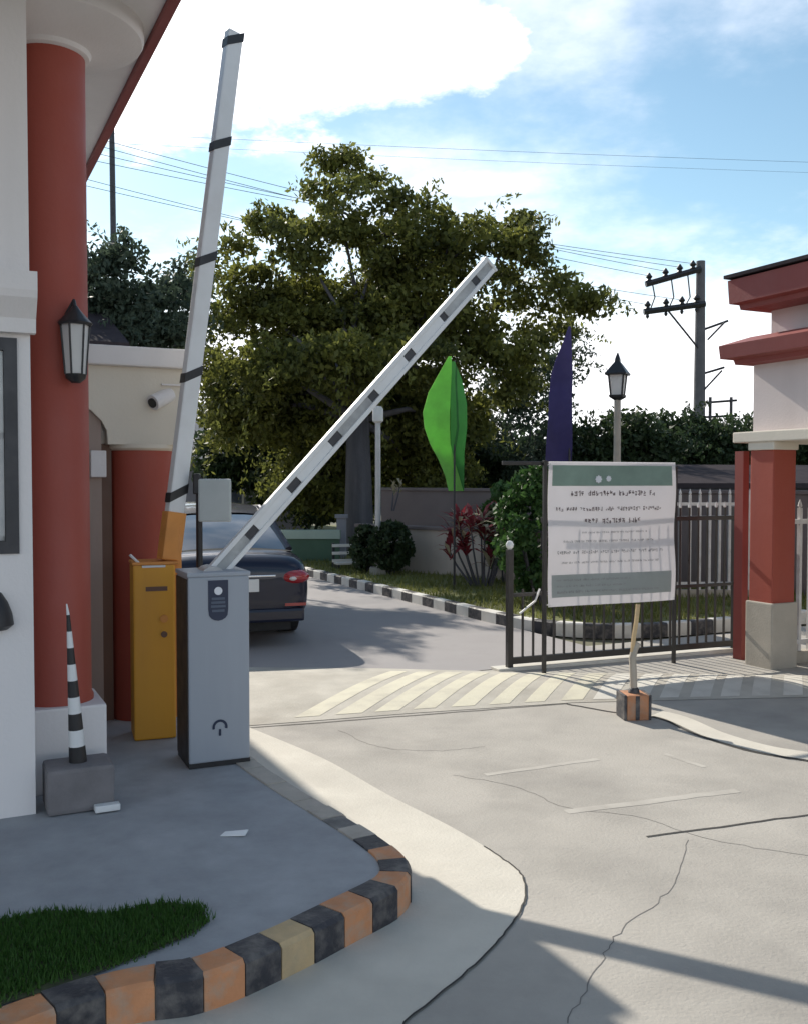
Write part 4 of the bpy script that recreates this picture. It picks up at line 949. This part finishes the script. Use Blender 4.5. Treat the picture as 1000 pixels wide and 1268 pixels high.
for (label, px, Y, lobs, sd, mm) in (
    ('dark rounded tree behind the street lantern', 760, 24, [(755, 545, 40, 42, 1), (795, 560, 45, 40, 1.1), (725, 575, 35, 40, 1), (770, 600, 70, 35, 1)], 31, 'leaf_dark'),
    ('dark low tree behind the utility pole with a yellowish tuft', 850, 26, [(850, 550, 45, 36, 1.1), (895, 560, 45, 40, 1.1), (835, 585, 50, 40, 1.1), (900, 600, 60, 40, 1.1), (820, 525, 16, 14, .6)], 32, 'leaf_dark'),
    ('dark tree mostly hidden behind the red gatehouse', 1010, 27, [(990, 540, 60, 50, 1), (1050, 560, 60, 60, 1)], 33, 'leaf_dark')):
    b_ = at(px, 640, Y); b_.z = 0
    tree('background_tree', label, b_, [lobe(a, b, c_, d, Y, w_) for a, b, c_, d, w_ in lobs], M[mm], 0.15, sd, per=130, trunk_r=0.18, clump=0.5, spray=120)
for (label, px, lobs, sd) in (
    ('dark understorey tree between the grey house and the large trunk', 330, [(285, 560, 45, 50, 1), (345, 570, 50, 60, 1.1), (395, 600, 40, 50, 1), (330, 510, 55, 45, 1)], 41),
    ('dark understorey tree behind the green flag', 540, [(490, 580, 50, 60, 1.1), (550, 570, 50, 60, 1.1), (600, 600, 45, 45, 1), (530, 520, 60, 45, 1)], 42)):
    b_ = at(px, 640, 25.5); b_.z = 0
    tree('understorey_tree', label, b_, [lobe(a, b, c_, d, 25.5, w_) for a, b, c_, d, w_ in lobs], M['leaf_dark'], 0.18, sd, per=130, trunk_r=0.16, clump=0.5)
# far wood closing the view along the horizon
rng = np.random.default_rng(77); cs = []; rs_ = []; ct = []
for k in range(150):
    a = rng.uniform(-0.75, 0.75); d = rng.uniform(42, 60)
    for q in range(5):
        cs.append((d * math.sin(a) + rng.uniform(-1.5, 1.5), d * math.cos(a), rng.uniform(0.2, 3.6 if a > -0.1 else 3.0))); f = rng.uniform(0.8, 1.5); rs_.append((f * 1.3, f, f)); ct.append(90)
V, F_ = leaves(rng, np.array(cs), np.array(rs_), np.array(ct), 0.42)
o = np_mesh('far_wood', V, F_, M['leaf_dark']); tag(o, 'far dark wood closing the view beyond the inner road', 'wood', kind='stuff')

def shrub(name, label, base, rad, m, leaf, n, seed, squash=1.0, cat='shrub', group=None):
    t = thing(name, label, cat, base, 0, group); rng = np.random.default_rng(seed)
    k = 60; d = rng.normal(size=(k, 3)); d /= np.linalg.norm(d, axis=1)[:, None]; d[:, 2] = d[:, 2] * 0.97
    cs = d * np.array([rad * .8, rad * .8, rad * .8 * squash]) + np.array([0, 0, rad * squash * 0.98])
    V, F_ = leaves(rng, cs, np.full((k, 3), rad * 0.28), np.full(k, n // k), leaf); V[:, 2] = np.maximum(V[:, 2], 0.0)
    np_mesh('foliage', V, F_, m, t)
    sb = MB()
    for q in range(5):
        a = q * 1.256; sb.tube([(0.02 * math.cos(a), 0.02 * math.sin(a), -0.06), (rad * .5 * math.cos(a), rad * .5 * math.sin(a), rad * squash * 0.9)], [0.02, 0.008], 5)
    part(sb, 'stem', M['bark'], t); return t
p = G(484, 711, 0.11); shrub('round_shrub', 'tall rounded dark shrub beside the white lamp post', p, 0.36, M['leaf_dark'], 0.09, 4200, 3, 1.22)
p = G(454, 709, 0.11); shrub('round_shrub', 'narrow dark shrub left of the white lamp post, against the tree trunk', p, 0.30, M['leaf_dark'], 0.09, 3200, 4, 1.35)
p = W(6.55, 9.75, 0.11); shrub('hedge_shrub', 'dense deep green shrub behind the left end of the gate', (p.x, p.y, 0.11), 0.52, M['leaf_hedge'], 0.09, 7000, 6, 1.75)
p = at(640, 690, 14.5); shrub('hedge_shrub', 'dark green shrub against the boundary wall beside the red plant', (p.x, p.y, 0.11), 0.6, M['leaf_hedge'], 0.1, 6000, 16, 1.35)

def spiky(name, label, base, n, h, m, m2, seed, spread=0.5, wd=0.05, stems=4, cat='plant'):
    t = thing(name, label, cat, base, 0); rr = random.Random(seed)
    heads = []
    sb = MB()
    for k in range(stems):
        hx, hy = rr.uniform(-.28, .28) * spread * 2, rr.uniform(-.2, .2); hz = h * rr.uniform(0.25, 0.75)
        sb.tube([(hx * .3, hy * .3, -0.03), (hx * .8, hy * .8, hz * .6), (hx, hy, hz)], [0.018, 0.014, 0.01], 6); heads.append(Vector((hx, hy, hz)))
    part(sb, 'stem', M['bark'], t)
    for k in range(n):
        c_ = rr.choice(heads); a = rr.uniform(0, 6.283); e = rr.uniform(0.15, 1.4); l = h * rr.uniform(0.22, 0.42)
        d = Vector((math.cos(a) * math.cos(e), math.sin(a) * math.cos(e), math.sin(e))); s_ = Vector((-math.sin(a), math.cos(a), 0)) * wd / 2
        q = c_ + Vector((0, 0, rr.uniform(-.12, .1)))
        p1 = q + d * l * .5 + Vector((0, 0, 0.0)); p2 = q + d * l - Vector((0, 0, l * 0.28))
        part(MB().add([q - s_ * .3, q + s_ * .3, p1 + s_, p1 - s_, p2], [(0, 1, 2, 3), (3, 2, 4)]), 'leaf', m if rr.random() < 0.8 or m2 is None else m2, t)
    return t
p = G(598, 726, 0.11); spiky('red_leaf_plant', 'red leaved plant with dark crimson spiky leaves against the boundary wall', (p.x, p.y, 0.11), 230, 1.25, M['leaf_red'], M['leaf_pale'], 3, 0.85, 0.07, 12)
p = at(484, 606, 16.9); spiky('pale_plant', 'small pale grey tuft of leaves above the boundary wall', (p.x, p.y, 1.10), 26, 0.55, M['leaf_pale'], None, 5, 0.3, 0.05, 2)
p = G(622, 722, 0.11); spiky('pale_leaf_plant', 'pale straw coloured plant with arching leaves behind the red plant', (p.x, p.y, 0.11), 50, 1.55, M['leaf_pale'], None, 9, 0.4, 0.06, 4)

# ================================================================== STREET FURNITURE BEHIND
# small white lamp post
p = G(468, 711, 0.11)
t = thing('lamp_post', 'slim white lamp post with a short cylinder head in front of the large tree', 'lamp post', p, 0)
part(MB().tube([(0, 0, -0.03), (0, 0, 0.22), (0, 0, 0.23), (0, 0, 2.42)], [0.075, 0.07, 0.048, 0.042], 12), 'pole', M['steel'], t, True)
part(MB().lathe([(0.05, 2.40), (0.085, 2.43), (0.085, 2.62), (0.06, 2.66), (0.01, 2.67)], 16), 'head', M['lamp_glass'], t, True)
part(MB().box(-0.13, 0.13, -0.13, 0.13, -0.03, 0.12, 0.02), 'footing', M['kerb_core'], t)
# slatted bench
p = G(431, 708, 0.03); t = thing('slatted_bench', 'low white slatted bench left of the dark shrubs', 'bench', (p.x, p.y, -0.02), R(20))
for k in range(3): part(MB().box(-0.28, 0.22, -0.02, 0.02, 0.22 + k * 0.13, 0.27 + k * 0.13, 0.005), 'slat', M['kerb_white'], t)
for s_ in (-0.25, 0.19): part(MB().box(s_ - 0.02, s_ + 0.02, 0.021, 0.06, -0.02, 0.55), 'leg', M['dark_metal'], t)
for k in range(2): part(MB().box(-0.28, 0.22, -0.30 + k * 0.12, -0.21 + k * 0.12, 0.20, 0.235, 0.005), 'slat', M['kerb_white'], t)
for s_ in (-0.25, 0.19): part(MB().box(s_ - 0.02, s_ + 0.02, -0.30, 0.021, -0.02, 0.198), 'leg', M['dark_metal'], t)
# colonial lantern
b_ = at(763, 640, 13.2); zt = at(763, 437, 13.2).z
t = thing('street_lantern', 'black four sided street lantern on a pale post behind the notice', 'street lamp', (b_.x, b_.y, 0.1), R(20))
zt -= 0.1
part(MB().tube([(0, 0, -0.03), (0, 0, 0.5), (0, 0, 0.52), (0, 0, zt - 0.62)], [0.09, 0.085, 0.055, 0.045], 12), 'pole', M['plinth'], t, True)
part(MB().lathe([(0.05, zt - 0.64), (0.13, zt - 0.60), (0.14, zt - 0.57)], 4), 'base', M['black'], t)
part(MB().lathe([(0.10, zt - 0.57), (0.135, zt - 0.30)], 4), 'glass', M['lamp_glass'], t)
cg = MB()
for k in range(4):
    a = k * math.pi / 2; cg.tube([(0.107 * math.cos(a), 0.107 * math.sin(a), zt - 0.57), (0.142 * math.cos(a), 0.142 * math.sin(a), zt - 0.30)], 0.013, 5)
part(cg, 'frame', M['black'], t)
part(MB().lathe([(0.20, zt - 0.30), (0.205, zt - 0.28), (0.10, zt - 0.17), (0.05, zt - 0.12), (0.045, zt - 0.08), (0.012, zt)], 4), 'cap', M['black'], t)

# feather flags
def flag(name, label, base, outline, mats, pole_h, pole_m, group='feather flags', hem=None):
    t = thing(name, label, 'flag', base, 0, group)
    part(MB().tube([(0, 0, -0.03), (0, 0, pole_h)], [0.016, 0.010], 8), 'pole', pole_m, t, True)
    # outline: list of (z, xleft, xright)
    nx = 8; V = []; 
    for (z, xl, xr) in outline:
        for i in range(nx + 1):
            x_ = xl + (xr - xl) * i / nx; V.append((x_, 0.07 * math.sin(x_ * 7 + z * 1.7) + 0.03 * math.sin(z * 5), z))
    n_ = len(V); Bk = [(a, b + 0.004, c_) for a, b, c_ in V]; m_ = len(outline)
    F_ = [(j * (nx + 1) + i, j * (nx + 1) + i + 1, (j + 1) * (nx + 1) + i + 1, (j + 1) * (nx + 1) + i) for j in range(m_ - 1) for i in range(nx)]
    part(MB().add(V + Bk, F_ + [tuple(n_ + q for q in f[::-1]) for f in F_]), 'cloth', mats, t, 'all')
    if hem:
        V = []
        for (z, xl, xr) in hem:
            for i in range(4): x_ = xl + (xr - xl) * i / 3; V.append((x_, 0.07 * math.sin(x_ * 7 + z * 1.7) + 0.03 * math.sin(z * 5) + 0.012, z))
        part(MB().add(V, [(j * 4 + i, j * 4 + i + 1, (j + 1) * 4 + i + 1, (j + 1) * 4 + i) for j in range(len(hem) - 1) for i in range(3)]), 'sleeve', M['flag_green_dark'], t, 'all')
    return t
fb = G(562, 729, 0.11); k = fb.y / FPX
def zf(py): return at(562, py, fb.y).z - 0.11
def xf(px): return (px - 562) * k
gout = [(442, 554, 558), (460, 544, 558), (485, 530, 557), (510, 523, 556), (530, 525, 556), (550, 532, 557), (570, 543, 562), (590, 551, 568), (608, 555, 573)]
ghem = [(448, 558, 562), (470, 557.5, 571), (500, 556.5, 577), (530, 556.5, 577), (560, 558, 574), (585, 563, 574), (608, 566, 574)]
flag('feather_flag', 'bright green feather flag on a thin pole in the verge', fb, [(zf(a), xf(b), xf(c_)) for a, b, c_ in gout][::-1], M['flag_green'], zf(446), M['dark_metal'], hem=[(zf(a), xf(b), xf(c_)) for a, b, c_ in ghem][::-1])
pb = at(704, 640, 12.6); pb.z = 0.11; k2 = pb.y / FPX
def zf2(py): return at(700, py, pb.y).z - 0.11
pout = [(405, 701, 704), (425, 694, 705), (445, 686, 706), (465, 681, 707), (490, 679, 706), (520, 678, 706), (550, 676, 707), (580, 675, 707), (605, 676, 706), (630, 686, 706)]
flag('feather_flag', 'dark navy purple feather flag rising behind the tarpaulin notice', pb, [(zf2(a), (b - 704) * k2, (c_ - 704) * k2) for a, b, c_ in pout][::-1], M['flag_purple'], zf2(405), M['dark_metal'])

# utility pole with cross arms, insulators and stays
up_ = at(864, 640, 30.0); kz = 30 / FPX
def upz(py): return at(864, py, 30.0).z
def upx(px): return (px - 864) * kz
t = thing('utility_pole', 'tall concrete utility pole carrying two long cross arms', 'utility pole', (up_.x, up_.y, -0.03), 0)
part(MB().tube([(0, 0, -0.05), (0, 0, 4.2), (0, 0, upz(322))], [0.20, 0.18, 0.135], 12), 'pole', mat('pole_concrete', (0.13, 0.125, 0.13), 0.85, 0.15, 3, 0.2, 30), t, True)
arms = [((795, 352), (862, 333)), ((793, 386), (868, 376)), ((864, 408), (900, 395)), ((866, 462), (896, 453)), ((872, 497), (912, 494)), ((872, 515), (912, 513))]
for i, (a, b) in enumerate(arms):
    dy = -0.16 if i < 2 else 0.13
    part(MB().tube([(upx(a[0]), dy, upz(a[1])), (upx(b[0]), dy, upz(b[1]))], 0.10 if i < 2 else 0.04, 6), 'cross_arm', M['dark_metal'], t)
for a, b in (((822, 383), (862, 432)), ((872, 420), (893, 398)), ((868, 482), (890, 458))):
    part(MB().tube([(upx(a[0]), -0.13, upz(a[1])), (upx(b[0]), -0.11, upz(b[1]))], 0.03, 6), 'stay', M['dark_metal'], t)
ins = []
for a, b in arms[:2]:
    for f_ in (0.06, 0.36, 0.62, 0.86):
        x_ = a[0] + (b[0] - a[0]) * f_; y_ = a[1] + (b[1] - a[1]) * f_
        for up in ((1,) if a[1] < 370 else (1, -1)):
            zc_ = upz(y_)
            part(MB().lathe([(0.04, 0), (0.10, 0.08), (0.06, 0.14), (0.11, 0.2), (0.06, 0.27), (0.03, 0.32)] if up > 0 else [(0.02, -0.22), (0.06, -0.15), (0.04, -0.1), (0.06, -0.06), (0.03, 0)], 8, (upx(x_), -0.16, zc_)), 'insulator', M['dark_metal'], t, True)
        ins.append(Vector((up_.x + upx(x_), up_.y - 0.16, upz(y_) + (0.20 if a[1] < 370 else 0.18))))
for px in (803, 826, 846):
    f_ = (px - 795) / 67
    part(MB().tube([(upx(px), -0.16, upz(352 - 19 * f_)), (upx(px + 3), -0.2, upz(368)), (upx(px - 2), -0.16, upz(384 - 8 * f_))], 0.022, 6), 'drop_lead', M['dark_metal'], t)
for px in (879, 905):
    part(MB().tube([(upx(px), 0.13, upz(490)), (upx(px), 0.13, upz(520))], 0.05, 8), 'fuse_box', M['dark_metal'], t)
def wire(a, b, sag, label, group, r_=0.012):
    pts_ = [a.lerp(b, q / 20) - Vector((0, 0, sag * 4 * (q / 20) * (1 - q / 20))) for q in range(21)]
    o = MB().tube(pts_, r_, 5).build('power_line', M['wire']); tag(o, label, 'power line', group); return o
for q, py, txt in ((ins[0], 128, 'outer end of the upper cross arm'), (ins[1], 120, 'second insulator from the outer end of the upper arm'), (ins[2], 146, 'third insulator from the outer end of the upper arm'), (ins[3], 160, 'upper arm insulator beside the utility pole'), (ins[4], 176, 'outer end of the lower cross arm'), (ins[6], 190, 'third insulator along the lower cross arm')):
    wire(q, at(-60, py, 24.0), 0.25, 'thin power line slanting to the ' + txt, 'power lines', 0.008)
wire(at(-150, 150, 26), at(1150, 205, 34), 0.1, 'higher of two faint level wires above the large tree', 'level wires', 0.005)
wire(at(-150, 162, 26), at(1150, 218, 34), 0.1, 'lower of two faint level wires above the large tree', 'level wires', 0.004)
b_ = at(147, 640, 30.0); zt = at(143, 160, 30.0).z
o = thing('steel_pole', 'thin dark steel pole rising beside the guardhouse eaves', 'pole', (b_.x, b_.y, -0.03), 0)
part(MB().tube([(0, 0, -0.05), (-0.05, 0, 3.0), (-0.10, 0, zt + 0.6)], [0.12, 0.105, 0.08], 10), 'shaft', M['dark_metal'], o, True)
part(MB().lathe([(0.20, -0.03), (0.20, 0.03), (0.12, 0.04)], 12), 'flange', M['dark_metal'], o)

# ================================================================== WALLS AND HOUSES BEHIND
def boxwall(name, label, p0, p1, h, th, m, coping=None, cap_m=None, z0=0.09):
    d = p1 - p0; a = math.atan2(d.y, d.x); l = d.length
    w_ = thing(name, label, 'wall', (p0.x, p0.y, z0), a)
    part(MB().box(0, l, 0, th, -0.12, h), 'face', m, w_)
    if coping: part(MB().box(-0.02, l + 0.02, -0.03, th + 0.03, h - 0.002, h + coping, 0.008), 'coping', cap_m or m, w_)
    return w_
w0 = G(440, 706, 0.09); w1 = G(615, 722, 0.09); dd = (w1 - w0)
boxwall('boundary_wall', 'low pinkish beige boundary wall behind the green flag', w0 + Vector((0, .35, 0)), w1 + dd * 0.9 + Vector((0, .35, 0)), 0.72, 0.15, M['wall_beige'], 0.05, M['wall_dark'])
boxwall('boundary_wall', 'higher dark brown wall standing behind the beige wall', w0 + Vector((0.4, 1.6, 0)), w1 + dd * 2.5 + Vector((0.4, 1.6, 0)), 1.33, 0.15, M['wall_dark'], 0.05, M['wall_dark'])
g0 = G(352, 703); g1 = G(420, 702)
boxwall('low_green_wall', 'low dark green wall with a pale coping beyond the road', g0 - Vector((2.5, -0.2, 0)), g1, 0.52, 0.18, M['green_wall'], 0.16, M['green_pale'], 0.0)
p = G(414, 698); t = thing('gate_pillar', 'narrow pale pillar at the end of the low green wall', 'pillar', (p.x + 0.14, p.y, 0), 0)
part(MB().box(-0.09, 0.09, -0.09, 0.09, -0.05, 0.88, 0.01), 'shaft', M['house_grey'], t); part(MB().box(-0.12, 0.12, -0.12, 0.12, 0.879, 0.95, 0.01), 'cap', M['house_grey'], t)

def house(name, label, p, rz, w_, d_, h, rise, wm, rm, wins=(), over=0.35):
    t = thing(name, label, 'house', p, rz)
    part(MB().box(-w_ / 2, w_ / 2, 0, d_, -0.2, h), 'wall', wm, t)
    rr_ = MB(); o_ = over
    rr_.add([(-w_ / 2 - o_, -o_, h), (w_ / 2 + o_, -o_, h), (w_ / 2 + o_, d_ + o_, h), (-w_ / 2 - o_, d_ + o_, h), (-w_ / 2 - o_, -o_, h + .1), (w_ / 2 + o_, -o_, h + .1), (w_ / 2 + o_, d_ + o_, h + .1), (-w_ / 2 - o_, d_ + o_, h + .1), (-w_ / 2 - o_, d_ / 2, h + rise), (w_ / 2 + o_, d_ / 2, h + rise)],
            [(3, 2, 1, 0), (0, 1, 5, 4), (2, 3, 7, 6), (4, 5, 9, 8), (6, 7, 8, 9), (0, 4, 8, 7, 3), (1, 2, 6, 9, 5)])
    part(rr_, 'roof', rm, t)
    for (x_, z_, ww, wh) in wins:
        wn = part(MB().box(x_ - ww / 2, x_ + ww / 2, -0.03, 0.02, z_, z_ + wh), 'window', M['kerb_white'], t)
        part(MB().box(x_ - ww / 2 + .06, x_ + ww / 2 - .06, -0.036, 0.0, z_ + .06, z_ + wh - .06), 'pane', M['glass'], wn)
    return t
p = at(270, 640, 27); house('grey_house', 'grey house under the large tree behind the car', (p.x - 1.5, p.y, 0), R(8), 8.0, 6, 2.1, 1.9, M['house_grey'], M['house_roof'], ((-1.5, .9, 1.2, 1.0), (1.6, .9, 1.2, 1.0)))
p = at(890, 640, 19); house('dark_house', 'dark blue grey house behind the added white picket fence', (p.x + 1.2, p.y, 0.1), R(14), 6.0, 5, 1.35, 0.5, mat('dark_slate_wall', (0.09, 0.095, 0.12), 0.85, 0.15, 1.2), M['roof_dark'], ((-1.9, .5, .7, .6),))
p = at(60, 640, 14); house('far_house', 'small house with pink wall and dark roof beside the lantern', (p.x - 0.55, p.y + 0.4, 0), R(26), 2.6, 4, 3.6, 0.9, M['pink'], M['roof_dark'], ((0.4, 1.9, .6, .7),), 0.25)
